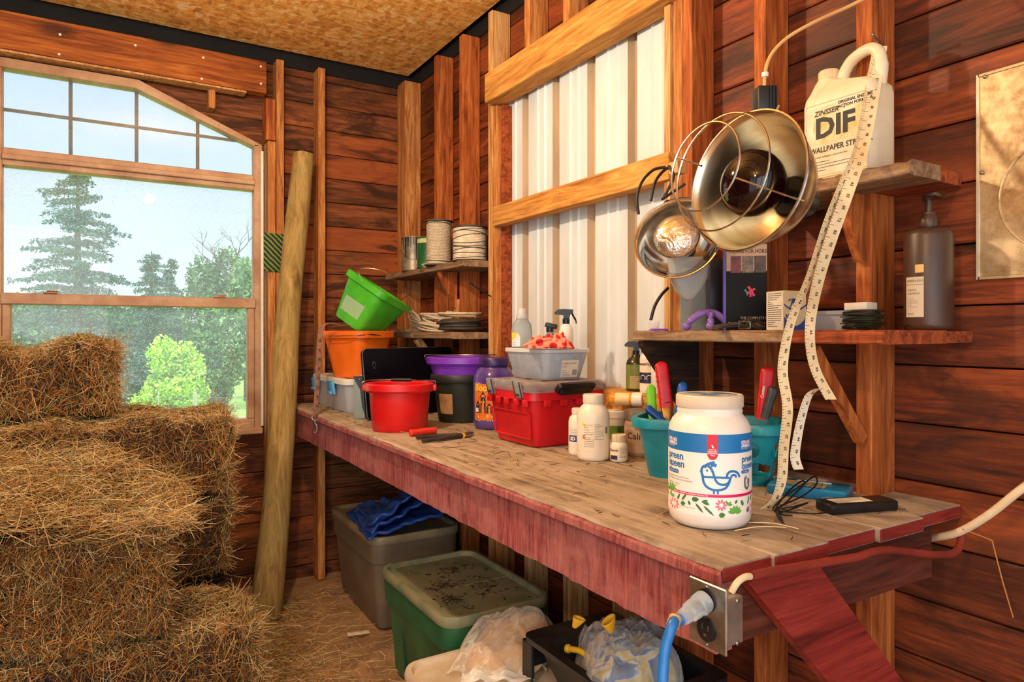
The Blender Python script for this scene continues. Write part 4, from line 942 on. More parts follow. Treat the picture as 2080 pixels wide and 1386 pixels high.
MB().lathe([(0,0),(.021,0),(.023,.003),(.023,.055),(.018,.07),(.011,.078),(.011,.084),(0,.084)],28).build('bottle_body',m_white,t); sprayer(t,.088,.9)
sp=P4(1117,x=1.245,z=LZ); t=thing('spray_bottle','low clear spray bottle with dark nozzle half hidden by the red cloth','spray bottle',sp,FWD,'spray bottles behind the red cloth')
MB().lathe([(0,0),(.018,0),(.02,.003),(.02,.035),(.010,.048),(.010,.052),(0,.052)],28).build('bottle_body',clear('sp_clear',(200,206,214),.3,.1),t); MB().lathe([(0,.052),(.012,.052),(.012,.066),(0,.066)],20).build('collar',m_blackc,t); MB().cbox((.004,0,.072),(.04,.02,.016),(0,R(12),0),bev=.004).build('nozzle',m_black,t)
# crumpled red patterned cloth
cc=P4(1117,x=1.195,z=LZ); rng=np.random.default_rng(5)
from mathutils import noise as mnoise
t=thing('cloth','crumpled red and pink patterned cloth lying on the clear container','cloth',cc,FWD)
mb=MB(); NX,NY=46,26; rows=[]
for j in range(NY+1):
    row=[]
    for i in range(NX+1):
        u=i/NX*2-1; v=j/NY*2-1; e=max(0,1-abs(u)**3.)*max(0,1-abs(v)**3.)
        n=mnoise.noise(Vector((u*2.6,v*2.2,1.7))); n2=abs(mnoise.noise(Vector((u*5+4,v*4,3.)))); n3=mnoise.noise(Vector((u*3,v*3,9)))
        row.append(Vector((u*.072+n3*.012,v*.038+n*.010,max(.002,e**.6*(.030+.020*n+.026*n2)+.002))))
    rows.append(row)
mb.loft(rows,closed=False,cap0=False,cap1=False)
tt=NT('cloth_red'); vo=tt.n('ShaderNodeTexVoronoi'); vo.inputs['Scale'].default_value=42; tt.l(tt.coord(),vo.inputs[0]); m_cloth=tt.done(tt.bsdf(tt.ramp(vo.outputs['Distance'],[(.46,S(190,20,26)),(.56,S(236,140,112))]),.85))
o=mb.build('cloth_sheet',m_cloth,t,True,80); md=o.modifiers.new('thickness','SOLIDIFY'); md.thickness=.0015
MB().tube(bez([(-.082,-.02,.010),(-.06,-.03,.018),(-.03,-.03,.026),(.0,-.025,.030)],6),[.004]*6+[.006]*13,8).build('cloth_tie',m_cloth,t)
# ---------- pill bottles ----------
def bottle(name,label,c,prof_body,prof_cap,matb,matc,group='bottles and jars in front of the toolbox',cat='bottle'):
    t=thing(name,label,cat,c,facing(c),group); MB().lathe(prof_body,40).build('bottle_body',matb,t,True,50); MB().lathe(prof_cap,40).build('cap',matc,t,True,40); return t
m_pill=plain('pill_white',(238,230,214),(226,214,192),5,.35)
m_lab=plain('label_cream',(240,228,206),(230,214,188),9,.6)
def lines(mb,fn,u0,u1,v0,v1,n,seed,th=.0009):
    rnd=random.Random(seed)
    for i in range(n):
        v=v1-(v1-v0)*i/max(n-1,1); a=u0
        while a<u1-.002:
            b=min(a+rnd.uniform(.002,.007),u1); patch(mb,fn,a,b,v,v+th,1); a=b+.0008
            if rnd.random()<.08: break
    return mb
c=onz(1205,933,BT); c.z+=.0005
t=bottle('pill_bottle','large white medicine bottle with a printed label before the red toolbox',c,[(0,0),(.04,0),(.0445,.005),(.045,.012),(.045,.118),(.043,.13),(.034,.145),(.027,.152),(.0265,.156),(0,.156)],[(0,.155),(.028,.155),(.0285,.158),(.0285,.176),(.0265,.179),(0,.179)],m_pill,plain('cap_ivory',(232,222,206),(216,204,184),8,.4))
f=cyl(.0454); o=patch(MB(),f,-.062,.062,.028,.105,24).build('label',m_lab,t,True,label='white label with fine print')
f2=cyl(.0459); mb=MB(); lines(mb,f2,-.026,.0,.085,.098,3,1); lines(mb,f2,-.026,.004,.04,.078,9,2,.0008); lines(mb,f2,.004,.03,.06,.1,10,3,.0008)
for i in range(8): patch(mb,f2,.036+.0011*i,.0366+.0011*i,.075,.094,1)
mb.build('print',m_ink,o,False)
MB().faces([[f2(x,y) for x,y in ((-.030,.068),(-.022,.068),(-.022,.0705),(-.030,.0705))],[f2(x,y) for x,y in ((-.0305,.0615),(-.0285,.0615),(-.0285,.0705),(-.0305,.0705))],[f2(x,y) for x,y in ((-.030,.0615),(-.022,.0615),(-.022,.064),(-.030,.064))]]).build('red_mark',plain('mark_red',(206,30,60),(190,20,50),10,.5),o,False)
poly_m=MB(); poly_m.faces([[f2(x,y) for x,y in ((-.031,.098),(-.022,.092),(-.021,.099),(-.029,.104))]]); poly_m.build('yellow_mark',plain('mark_yellow',(246,206,60),(230,190,40),10,.5),o,False)
c=onz(1174,924,BT); c.z+=.0005
t=bottle('pill_bottle','slim white bottle half hidden left of the large medicine bottle',c,[(0,0),(.023,0),(.0265,.004),(.027,.01),(.027,.095),(.024,.107),(.016,.115),(.0155,.118),(0,.118)],[(0,.117),(.0175,.117),(.018,.12),(.018,.131),(.016,.133),(0,.133)],m_pill,m_cream)
f=cyl(.0274); o=patch(MB(),f,-.036,.03,.03,.085,14).build('label',plain('label_white',(238,236,228),(224,220,208),9,.5),t)
o2=patch(MB(),cyl(.0278),-.03,.0,.040,.058,6).build('blue_field',plain('field_blue',(36,84,150),(26,64,126),10,.5),o,False)
MB().text('SD',.014,lambda x,y:cyl(.0282)(-.016+x,.044+y),'CENTER',.0006).build('lettering',m_white,o,False)
mb=MB(); lines(mb,cyl(.0279),-.028,.01,.062,.08,5,7,.0007); mb.build('print',m_ink,o,False)
c=onz(1257,937,BT); c.z+=.0005
t=bottle('pill_bottle','small squat vitamin bottle with ribbed cap beside the large medicine bottle',c,[(0,0),(.021,0),(.0235,.003),(.024,.008),(.024,.042),(.021,.051),(.017,.055),(0,.055)],[(0,.054),(.0195,.054),(.020,.056),(.020,.071),(.018,.073),(0,.073)],m_pill,plain('cap_cream2',(232,214,182),(214,192,156),120,.5,stretch=(1,1,.05),bump=.6))
f=cyl(.0243); o=patch(MB(),f,-.034,.034,.006,.040,16).build('label',m_lab,t)
patch(MB(),cyl(.0247),-.026,-.004,.007,.018,6).build('navy_field',plain('field_navy',(48,44,84),(36,32,66),10,.5),o,False)
mb=MB(); mb.text('Vitamin',.0095,lambda x,y:cyl(.0248)(-.016+x,.029+y),'CENTER',.0002); lines(mb,cyl(.0248),.002,.024,.012,.038,8,9,.0007); mb.build('print',m_ink,o,False)
c=at(1250,2.07,BT+.0005); t=bottle('supplement_tub','white tub with a green label band behind the large medicine bottle',c,[(0,0),(.027,0),(.029,.003),(.03,.09),(.03,.094),(0,.094)],[(0,.093),(.032,.093),(.032,.112),(.030,.114),(0,.114)],plain('tub_ivory',(228,224,196),(210,204,172),9,.4),m_cream)
patch(MB(),cyl(.0303),-.045,.045,.03,.07,12).build('label',plain('label_green',(110,150,52),(90,130,40),10,.5),t,label='green label band')
mb=MB(); 
for i in range(9): patch(mb,cyl(.0307),.006+.0014*i,.0067+.0014*i,.036,.066,1)
mb.build('print',m_ink,t,False)
c=at(1300,1.955,BT+.0005); t=bottle('supplement_jar','brown calming supplement jar with a grey lid left of the turquoise basket',c,[(0,0),(.041,0),(.044,.004),(.0445,.012),(.0445,.085),(.042,.095),(.038,.1),(0,.1)],[(0,.099),(.041,.099),(.0415,.102),(.0415,.126),(.039,.129),(0,.129)],plain('jar_taupe',(168,140,112),(146,116,90),8,.4),plain('lid_grey',(112,102,90),(92,84,74),90,.5,stretch=(1,1,.05),bump=.4))
f=cyl(.0449); o=patch(MB(),f,-.06,.06,.012,.082,20).build('label',plain('label_taupe',(196,164,128),(176,142,108),8,.6),t)
poly(mb:=MB(),cyl(.0453),[(-.036,.014),(.02,.014),(-.002,.05)]); poly(mb,cyl(.0453),[(0,.014),(.05,.014),(.028,.056)]); mb.build('mountain_picture',plain('mtn',(120,92,82),(100,74,66),10,.6),o,False)
mb=MB(); mb.text('Calm',.026,lambda x,y:cyl(.0457)(-.012+x,.050+y),'CENTER',.0004); mb.text('RED',.009,lambda x,y:cyl(.0457)(-.006+x,.076+y),'CENTER'); mb.build('lettering',plain('print_brown',(74,54,44),(60,44,36),20,.6),o,False)
# pill vial on top
a=at(1240,2.06,BT+.150); b=at(1305,2.02,BT+.151); t=thing('pill_vial','amber pill vial with a white cap lying across the tub and jar lids','pill vial',a); dv=(b-a).normalized(); L=(b-a).length
q=dv.to_track_quat('Z','X').to_matrix().to_4x4()
MB().lathe([(0,0),(.017,0),(.0185,.003),(.0185,L*.72),(.016,L*.72)],26,q).build('vial',plain('amber',(232,150,40),(206,116,20),10,.25),t)
MB().lathe([(.0188,L*.18),(.0188,L*.62)],26,q).build('label',plain('vial_label',(240,214,160),(226,190,120),30,.6),t)
MB().lathe([(0,L*.70),(.020,L*.70),(.021,L*.72),(.021,L),(.019,L+.002),(0,L+.002)],26,q).build('cap',m_cream,t)
# bottles on the sill
SZ=1.0685
c=P4(1301,x=1.43,z=SZ); c=P4(1292,x=1.425,z=SZ); t=thing('spray_bottle','dark green spray bottle standing on the sill left of the white sprays','spray bottle',c,facing(c),'sprays on the sill below the metal sheet')
MB().lathe([(0,0),(.028,0),(.0305,.004),(.031,.01),(.031,.082),(.027,.096),(.014,.106),(.0125,.112),(0,.112)],32).build('bottle_body',plain('olive_dark',(46,50,24),(32,36,16),6,.25),t)
o=patch(MB(),cyl(.0314),-.042,.042,.008,.082,14).build('label',plain('label_olive',(124,136,62),(104,116,50),6,.5),t)
patch(MB(),cyl(.0317),-.02,.03,.01,.048,8).build('label_panel',plain('lab_beige',(178,160,106),(160,142,92),8,.6),o,False)
mb=MB(); lines(mb,cyl(.032),-.018,.028,.014,.076,12,12,.0007); mb.build('print',m_ink,o,False); sprayer(t,.118,.85)
c=P4(1316,x=1.405,z=SZ); t=thing('spray_bottle','white and navy spray bottle with a blue collar on the sill','spray bottle',c,facing(c),'sprays on the sill below the metal sheet')
MB().lathe([(0,0),(.022,0),(.0235,.003),(.024,.1),(.022,.112),(.012,.12),(0,.12)],32).build('bottle_body',m_white,t)
o=patch(MB(),cyl(.0243),-.034,.034,.008,.102,14).build('label',m_lab,t)
patch(MB(),cyl(.0246),-.034,.034,.03,.062,12).build('navy_band',plain('band_navy',(38,44,82),(28,32,62),8,.5),o,False)
mb=MB(); mb.text('vetericyn.',.0135,lambda x,y:cyl(.0249)(-.006+x,.083+y),'CENTER',.0003); mb.build('lettering',m_ink,o,False)
mb=MB()
for s in (-.016,.004,.02): strip(mb,arc((s,.046),.008,R(-40),R(220)),.002,cyl(.0249))
mb.build('emblem',m_paper,o,False); MB().lathe([(0,.12),(.019,.12),(.020,.124),(.020,.138),(.017,.142),(0,.142)],28).build('collar',plain('collar_blue',(34,84,176),(24,66,150),10,.4),t); sprayer(t,.15,.7,plain('spray_grey',(150,154,160),(120,124,132),10,.3))
c=P4(1338,x=1.41,z=SZ); t=thing('white_bottle','plain white tall bottle on the sill behind the red brush handle','bottle',c,facing(c),'sprays on the sill below the metal sheet')
MB().lathe([(0,0),(.02,0),(.022,.003),(.022,.125),(.014,.14),(.010,.142),(.010,.156),(0,.156)],28).build('bottle_body',m_white,t)
MB().cbox((-.0,-.0,.0),(.03,.05,.012),bev=.002).build('scrap',m_studred) if False else None
# ---------- turquoise basket ----------
bc=Vector((1.262,1.172,BT+.0005)); brz=math.atan2(-.832,.554); 
m_teal=plain('teal_plastic',(24,150,166),(14,122,140),6,.3)
t=thing('caddy_basket','turquoise plastic basket of grooming tools behind the big white jar','basket',bc,brz)
w,d,h=.335,.172,.142
def wallpt(k,a): # k height 0..1
    rr=rrect(w-.05+.05*k,d-.045+.045*k,.05,h*k,8); return rr
NR=len(rrect(1,1,.1,0,8)); mb=MB()
rings=[wallpt(k/10,0) for k in range(11)]
# the basket's right end has oval holes: cut by leaving a ring of faces around each opening
def resamp(r,n=150):
    P=r+[r[0]]; D=[0]
    for a_,b_ in zip(P,P[1:]): D.append(D[-1]+(b_-a_).length)
    out=[];j=0
    for i in range(n):
        q_=D[-1]*i/n
        while D[j+1]<q_: j+=1
        out.append(P[j].lerp(P[j+1],(q_-D[j])/max(D[j+1]-D[j],1e-9)))
    return out
rings=[resamp(wallpt(k/30,0)) for k in range(31)]; NR=150
Lr=[mb.verts(r) for r in rings]; 
for k in range(30):
    for i in range(NR): mb._f([Lr[k][i],Lr[k][(i+1)%NR],Lr[k+1][(i+1)%NR],Lr[k+1][i]])
mb._f(list(reversed(Lr[0])))
ob=mb.build('basket_wall',m_teal,t,True,60)
# dense grid + boolean-free holes: subdivide then delete faces inside ovals on the end and side near it
bm=bmesh.new(); bm.from_mesh(ob.data); bmesh.ops.subdivide_edges(bm,edges=[e for e in bm.edges if len(e.link_faces)==2 and max(len(f.verts) for f in e.link_faces)==4],cuts=1,use_grid_fill=True)
def inhole(c):
    if c.z<.012: return False
    for (cy,cz) in ((-.035,.082),(.035,.082),(0,.032),(-.06,.03),(.06,.03)):
        if c.x>w*.5-.06 and ((c.y-cy)/.021)**2+((c.z-cz)/.019)**2<1 and abs(c.y)<.075: return True
    for (cx,cz) in ((.10,.082),(.055,.032),(.115,.035)):
        if c.y<-.045 and ((c.x-cx)/.022)**2+((c.z-cz)/.019)**2<1: return True
    return False
bmesh.ops.delete(bm,geom=[f for f in bm.faces if inhole(f.calc_center_median())],context='FACES'); bm.to_mesh(ob.data); bm.free()
ob.data.polygons.foreach_set('use_smooth',[True]*len(ob.data.polygons)); md=ob.modifiers.new('wall','SOLIDIFY'); md.thickness=.003; md.offset=-1
mb=MB(); mb.loft([rrect(w,d,.05,h-.024,8),rrect(w+.02,d+.02,.056,h-.022,8),rrect(w+.024,d+.024,.058,h-.006,8),rrect(w+.016,d+.016,.055,h+.001,8),rrect(w-.002,d-.002,.05,h+.001,8),rrect(w-.006,d-.006,.05,h-.022,8)],loop=True); mb.build('rim',m_teal,t)
MB().cbox((w/2+.0035-.002,-.02,h-.045),(.002,.03,.022),(0,R(10),0)).build('sticker',plain('stick_red',(200,60,60),(230,220,210),90,.5),t,label='small striped sticker')
Mb2=t.matrix_basis.copy() if False else Matrix.Translation(bc)@Matrix.Rotation(brz,4,'Z')
# tools standing in it
def brush(label,top,bot,mat,w0,w1,name='brush',cat='brush',ferr=None,th=.014,ribs=0,bow=0.):
    top=Vector(top);bot=Vector(bot); ax_=(top-bot); L=ax_.length; z=ax_.normalized(); x=(rt-z*rt.dot(z)).normalized(); y=z.cross(x)
    M=Matrix((x,y,z)).transposed().to_4x4(); M.translation=bot; t=thing(name,label,cat,bot,0,'grooming tools in the turquoise basket',M.to_euler()); mb=MB(); rings=[]; n=26
    for i in range(n+1):
        k=i/n; ww=w0+(w1-w0)*k; 
        if ribs: ww*=1+(.07 if (i%3)==0 else 0)
        ww*=math.sqrt(max(.06,1-max(0,(k-.9)/.1)**2)); tt_=th*(1+.25*math.sin(PI*k))*math.sqrt(max(.1,1-max(0,(k-.93)/.07)**2))
        rings.append([p+Vector((bow*math.sin(PI*k),0,L*k)) for p in rrect(ww,tt_,min(ww,tt_)*.42,0,4)])
    mb.loft(rings); mb.build('handle',mat,t); return t
m_redh=plain('handle_red',(206,26,34),(180,16,24),20,.35); m_greenh=plain('handle_green',(118,206,30),(94,180,18),10,.4); m_blueh=plain('handle_blue',(24,96,184),(16,74,156),10,.35)
t=brush('red ribbed brush handle standing tallest in the turquoise basket',ond(1342,735,1.72),ond(1354,828,1.70),m_redh,.032,.032,'paint_brush','brush',ribs=1,th=.016)
MB().cbox((0,0,-.022),(.026,.014,.05),bev=.002).build('ferrule',plain('brass_ferrule',(190,130,60),(150,100,44),20,.3,.8),t); MB().cbox((0,0,-.062),(.028,.012,.03)).build('bristles',m_ink,t)
mb=MB(); mb.tube([(.0165*math.cos(a),.010*math.sin(a),.012) for a in [2*PI*i/20 for i in range(20)]],.001,5,True); mb.build('wire_tie',m_wire,t)
brush('bright green tool handle leaning left of the red brush handle',ond(1322,782,1.73),ond(1335,890,1.70),m_greenh,.022,.024,'hoof_brush','brush',bow=-.004)
brush('blue tool handle leaning right between red brush and jar',ond(1388,776,1.68),ond(1372,890,1.66),m_blueh,.020,.024,'hoof_pick','hoof pick')
brush('dark blue tool lying over the left rim of the basket',ond(1312,826,1.69),ond(1372,880,1.66),plain('handle_navy',(24,74,160),(16,54,130),10,.3),.018,.020,'curry_comb','comb')
t=brush('red knife handle with white stripe at the right end of the basket',ond(1560,745,1.50),ond(1548,852,1.50),m_redh,.026,.030,'hoof_knife','knife',th=.016)
MB().text('Conax',.010,lambda x,y:Vector((-.006-y,-.0108,.060+x)),'CENTER',.0002).build('lettering',m_white,t,False)
t=brush('black and grey shear handles beside the red knife handle',ond(1573,786,1.485),ond(1553,850,1.485),plain('shear_grey',(60,66,64),(30,32,32),16,.4),.018,.020,'shears','shears',th=.012)
# ---------- big white supplement jar ----------
jp=onz(1441,1059,BT); jp.z=BT+.0005; jr=.074
t=thing('supplement_jar','large white supplement jar with blue chicken label at the front corner of the bench','jar',jp,facing(jp))
MB().lathe([(0,0),(.058,0),(.066,.003),(.072,.012),(jr,.024),(jr,.166),(.0725,.178),(.067,.190),(.060,.198),(.0575,.202),(.0590,.206),(.0575,.210),(.0575,.214),(0,.214)],72).build('jar_body',plain('jar_white',(240,234,224),(232,222,208),4,.35),t,True,60)
lid=MB().lathe([(0,.213),(.0595,.213),(.0605,.215),(.0605,.2325),(.058,.2355),(.054,.2355),(.053,.2348),(0,.2348)],72).build('lid',plain('jar_lid',(226,212,192),(210,194,170),5,.4,dust=.25,dustc=(180,150,110)),t,True,40)
def JU(X,Y,rad=jr):
    th=math.asin(max(-.985,min(.985,(X-470)/375.))); return th*rad,.2509-.0001865*(Y+26*(1-math.cos(th)))
def jf(off): 
    g=cyl(jr+off); return lambda u,v:g(u,v)
L0,L1,L2,L3,L4=[jf(.0004+.0003*i) for i in range(5)]
m_jwhite=plain('jar_label_white',(246,242,234),(240,234,224),5,.45); m_jblue=plain('jar_blue',(28,122,190),(22,110,178),5,.45); m_jred=plain('jar_red',(214,16,52),(202,10,44),5,.45); m_jpink=plain('jar_pink',(222,20,92),(212,14,82),5,.45); m_print=plain('print_white',(250,248,244),(244,240,234),5,.5); m_jgrey=plain('print_taupe',(110,100,98),(96,88,86),5,.5)
HALF=.112
lb=patch(MB(),L0,-HALF,HALF,.0262,.1705,56).build('label',m_jwhite,t,label='wraparound white label')
patch(MB(),L1,-HALF,HALF,.1375,.1705,56).build('blue_band',m_jblue,lb)
patch(MB(),L1,-HALF,HALF,.0605,.0655,56).build('pink_stripe',m_jpink,lb)
mb=MB(); ru,_=JU(497,500); rw=.0092
pts=[(ru-rw,.1705),(ru-rw,.1345)]+[(ru+rw*math.cos(a),.1345+rw*.9*math.sin(a)) for a in [PI+PI*i/10 for i in range(1,10)]]+[(ru+rw,.1345),(ru+rw,.1705)]
for i in range(6):
    a=ru-rw+2*rw*i/6; b=ru-rw+2*rw*(i+1)/6; q=lambda u:.1345-.9*math.sqrt(max(0,rw*rw-(u-ru)**2)); mb.faces([[L2(a,q(a)),L2(b,q(b)),L2(b,.1705),L2(a,.1705)]])
mb.build('red_tab',m_jred,lb)
mb=MB()
mb.faces([[L3(ru+x,.1495+y) for x,y in ((-.002,.0025),(-.0005,.003),(.002,-.001),(.0015,-.003),(-.0005,-.002))]])
for i,(s,sz) in enumerate((('WITH THE','.0026'),('ORGANIC','.0036'),('ESSENTIAL','.0036'),('OILS','.0036'))): mb.text(s,float(sz),lambda x,y,i=i:L3(ru+x,.1432-.0034*i+y),'CENTER',.00006)
def brand(u,size,mb):
    mb.text('STR NG',size,lambda x,y:L3(u+x,.1530+y),'LEFT',.0003); mb.text('ANIMALS',size*.86,lambda x,y:L3(u+x,.1468+y),'LEFT',.0003)
    patch(mb,L3,u,u+size*3.0,.1518,.1523,4); mb.text('FEED ADDITIVES',size*.36,lambda x,y:L3(u+x,.1435+y),'LEFT')
ul,_=JU(122,520); ur,_=JU(742,520)
brand(ul-.004,.0082,mb); brand(ur,.0074,mb); mb.build('white_lettering',m_print,lb,False)
mb=MB()
for u,s in ((ul-.004,.0082),(ur,.0074)): mb.faces([[L3(u+s*1.93+.0026*s/.008*math.cos(a),.1555+.0028*s/.008*math.sin(a)) for a in [2*PI*i/12 for i in range(12)]]])
mb.build('brand_dot',m_jpink,lb,False)
mb=MB()
u0=JU(118,650)[0]-.002; mb.text('preen',.0190,lambda x,y:L2(u0+x,.1215+y),'LEFT',.0004); mb.text('queen',.0190,lambda x,y:L2(u0+x,.1075+y),'LEFT',.0004)
u1=JU(745,650)[0]; mb.text('preen',.0165,lambda x,y:L2(u1+x,.1205+y),'LEFT',.0004); mb.text('queen',.0165,lambda x,y:L2(u1+x,.1085+y),'LEFT',.0004)
def pill(mb,u,v,w,h,f):
    mb.faces([[f(x,y) for x,y in ((u+w*i/8,v) ,(u+w*(i+1)/8,v),(u+w*(i+1)/8,v+h),(u+w*i/8,v+h))] for i in range(8)])
    for s,c in ((0,u),(1,u+w)): mb.faces([[f(c+(1 if s else -1)*h/2*math.sin(a),v+h/2-h/2*math.cos(a)) for a in [PI*i/8 for i in range(9)]]])
pill(mb,u0+.003,.0955,.027,.0068,L2); pill(mb,u1+.002,.1005,.018,.0058,L2)
# the line-drawn hen
def H(X,Y): return JU(X,Y)
def hs(pts,w,cl=False): strip(mb,[H(*p) for p in pts],w,L2,cl)
def cr2(P,n=8): return [(p.x,p.y) for p in bez([(a,b,0) for a,b in P],n)]
LW=.0042
hs(cr2([(418,828),(404,795),(408,745),(440,722),(470,735),(490,760),(505,800),(520,850),(545,885),(590,898),(630,880),(648,840)]),LW)
hs(cr2([(412,815),(418,870),(440,915),(490,945),(550,948),(605,930),(635,885),(645,850),(648,830)]),LW)
hs([(412,830),(470,830),(530,830),(590,832),(640,832)],LW*.9)
hs(cr2([(620,835),(622,800),(645,775),(680,772),(712,790),(728,828)]),LW); hs(cr2([(655,835),(658,815),(675,805),(692,812),(700,830)]),LW*.9)
hs(cr2([(425,742),(455,712),(490,698),(515,690)]),LW*1.2); hs([(480,722),(508,714),(530,722)],LW*1.4)
hs([(508,945),(508,988)],LW*.8); hs([(542,945),(542,988)],LW*.8)
mb.faces([[L2(*H(*p)) for p in ((412,772),(380,780),(405,792))],[L2(*H(*p)) for p in ((408,795),(392,806),(412,812))],[L2(*H(*p)) for p in ((410,815),(396,824),(408,834),(420,826))]])
cu,cv=H(450,769); mb.faces([[L2(cu+.002*math.cos(a),cv+.002*math.sin(a)) for a in [2*PI*i/14 for i in range(14)]]])
mb.build('blue_print',m_jblue,lb,False)
mb=MB(); mb.text('TOP DRESS ADDITIVE',.0029,lambda x,y:L3(u0+.0045+x,.0978+y),'LEFT'); mb.text('TOP DRESS',.0027,lambda x,y:L3(u1+.004+x,.1024+y),'LEFT'); mb.text('OREGANO PEPPERMINT & CINNAMON ESSENTIAL OILS',.0028,lambda x,y:L3(JU(160,960)[0]+x,.0622+y),'LEFT',.00006); mb.build('fine_white_print',m_print,lb,False)
mb=MB()
for i,s in enumerate(('Aids Against Moisture and Odours','Helps Maintain Clean and Dry Bedding')): mb.text(s,.0040,lambda x,y,i=i:L2(u0+x,.0885-.0048*i+y),'LEFT')
for i,s in enumerate(('Natural feather conditioner','for your backyard flock')): mb.text(s,.0032,lambda x,y,i=i:L2(u0+x,.0765-.0042*i+y),'LEFT')
mb.text('NET WT 4 LB (1.81 KG)',.0030,lambda x,y:L2(JU(215,1140)[0]+x,.0375+y),'LEFT')
hu,hv=JU(792,870); strip(mb,[(hu+.0085*math.sin(a)*.8,hv-.001-.0125*math.cos(a)) for a in [-2.3+4.3*i/14 for i in range(15)]],.0042,L2); strip(mb,[(hu-.004,hv+.010),(hu+.001,hv+.003),(hu+.003,hv-.003),(hu,hv-.006)],.0018,L2)
mb.build('grey_print',m_jgrey,lb,False)
m_lf=[plain('leaf_a',(70,128,56),(50,104,44),30,.5),plain('leaf_b',(120,190,76),(90,160,56),30,.5),plain('petal',(226,120,140),(206,96,120),30,.5)]
LM=[MB(),MB(),MB()]
def lf(k,X,Y,l,w,ang):
    u,v=JU(X,Y); l*=.0002;w*=.0002; ca,sa=math.cos(ang),math.sin(ang)
    LM[k].faces([[L2(u+(x*ca-y*sa),v+(x*sa+y*ca)) for x,y in ((-l/2,0),(-l/4,w/2),(l/6,w/2),(l/2,0),(l/6,-w/2),(-l/4,-w/2))]])
for a in ((348,1050,70,40,.1),(240,1105,55,36,.2),(295,1090,45,22,1.9),(578,1182,60,44,.1),(698,1058,40,22,1.1),(750,1072,62,32,2.),(798,1145,55,30,1.2),(440,1075,70,30,-.5),(430,1060,60,24,.4)): lf(0,*a)
for X,Y,an,l in ((200,1048,1.0,75),(250,1042,.9,90),(383,1128,-.85,110),(465,1148,-.75,130),(805,1055,1.2,80),(828,1035,1.2,70)): lf(0,X,Y,l,20,an)
for X,Y in ((690,1165),(130,1000)):
    for an in (.3,.8,1.3,1.8,2.4,2.9): lf(1,X+34*math.cos(an),Y-40*math.sin(an),75,28,an)
for an in (.3,1.2,2.3): lf(1,118+30*math.cos(an),1060-30*math.sin(an),60,28,an)
for X,Y in ((570,1090),(160,1125),(840,1140)):
    for k in range(9):
        an=2*PI*k/9; lf(2,X+34*math.cos(an),Y-38*math.sin(an),40,18,an)
for an in (.2,.9,2.): lf(1,630+20*math.cos(an),1090-25*math.sin(an),44,20,an)
for k,n in enumerate(('leaf_print','leaf_print_light','flower_print')): LM[k].build(n,m_lf[k],lb,False)
mb=MB()
MB().lathe([(0,.2352),(.050,.2352)],48).build('lid_picture',plain('lid_pic',(206,204,200),(120,130,140),26,.4),lid)
mb=MB()
for k,(x,y,r) in enumerate(((.02,.015,.016),(-.022,.01,.014),(.0,-.02,.013))): mb.faces([[Vector((x+r*1.3*math.cos(a),y+r*.7*math.sin(a),.2355)) for a in [2*PI*i/16 for i in range(16)]]])
mb.build('lid_mark',m_jblue,lid,False)
# ---------- heat lamps ----------
m_alu=plain('lamp_aluminium',(222,208,180),(204,186,152),40,.27,1.,stretch=(.05,.05,1))
def lampframe(c,axis,roll=0):
    z=Vector(axis).normalized(); x=(Vector((0,0,1)).cross(z)).normalized(); y=z.cross(x); M=Matrix((x,y,z)).transposed(); return M
lc=ond(1514,368,1.17); la=(-.99,.0,.12)
t=thing('heat_lamp','big aluminium heat lamp with wire guard and dark red bulb hanging before the jug','heat lamp',lc,0,'hanging heat lamps',lampframe(lc,la).to_euler())
RR=.118
MB().lathe([(RR,0),(RR+.003,.002),(RR+.0035,-.001),(RR+.001,-.004),(RR-.005,-.010),(.107,-.034),(.092,-.066),(.070,-.094),(.045,-.116),(.030,-.126),(.030,-.120),(.044,-.112),(.068,-.0905),(.0895,-.064),(.1045,-.033),(RR-.007,-.008),(RR-.001,-.001),(RR,0)],72).build('reflector',m_alu,t,True,60)
mb=MB(); mb.lathe([(0,-.175),(.022,-.175),(.026,-.170),(.026,-.128),(.032,-.126),(.032,-.112),(.0,-.112)],28); mb.build('socket',m_black,t)
bm_=plain('bulb_dark_red',(22,5,8),(14,3,6),6,.06)
MB().lathe([(.014,-.112),(.015,-.095),(.022,-.082),(.040,-.062),(.054,-.036),(.058,-.018),(.054,.002),(.040,.017),(.020,.024),(0,.026)],40).build('bulb',bm_,t,True,80,label='dark red glass heat bulb')
gd=[]
for k in range(4):
    a=PI/4+PI/2*k+.35; ca,sa=math.cos(a),math.sin(a)
    mb=MB(); mb.tube(bez([(ca*(RR+.002),sa*(RR+.002),-.002),(ca*(RR-.006),sa*(RR-.006),.02),(ca*.098,sa*.098,.062),(ca*.073,sa*.073,.100)],6),.0016,6)
    mb.tube([(ca*(RR-.002),sa*(RR-.002),-.001),(ca*(RR+.012),sa*(RR+.012),-.003)],.0022,6); mb.build('guard_rib',m_wire,t)
for r_,z_ in ((.073,.100),(.098,.062)): MB().tube([(r_*math.cos(a),r_*math.sin(a),z_) for a in [2*PI*i/48 for i in range(48)]],.0017,6,True).build('guard_ring',m_wire,t)
MB().tube([((RR+.0022)*math.cos(a),(RR+.0022)*math.sin(a),0) for a in [2*PI*i/64 for i in range(64)]],.0026,6,True).build('rim_bead',m_wire,t)
hb=ond(1552,213,1.31); Minv=(Matrix.Translation(lc)@lampframe(lc,la).to_4x4()).inverted()
q=Minv@hb
mb=MB(); mb.cbox(hb,(.036,.040,.062),(0,0,FWD),bev=.003)
for k in range(3): mb.cbox(hb+rt*(.004+.006*k)-fw*.021,(.002,.004,.06),(0,0,FWD))
mb.build('clamp_body',m_black,t,M=Minv)
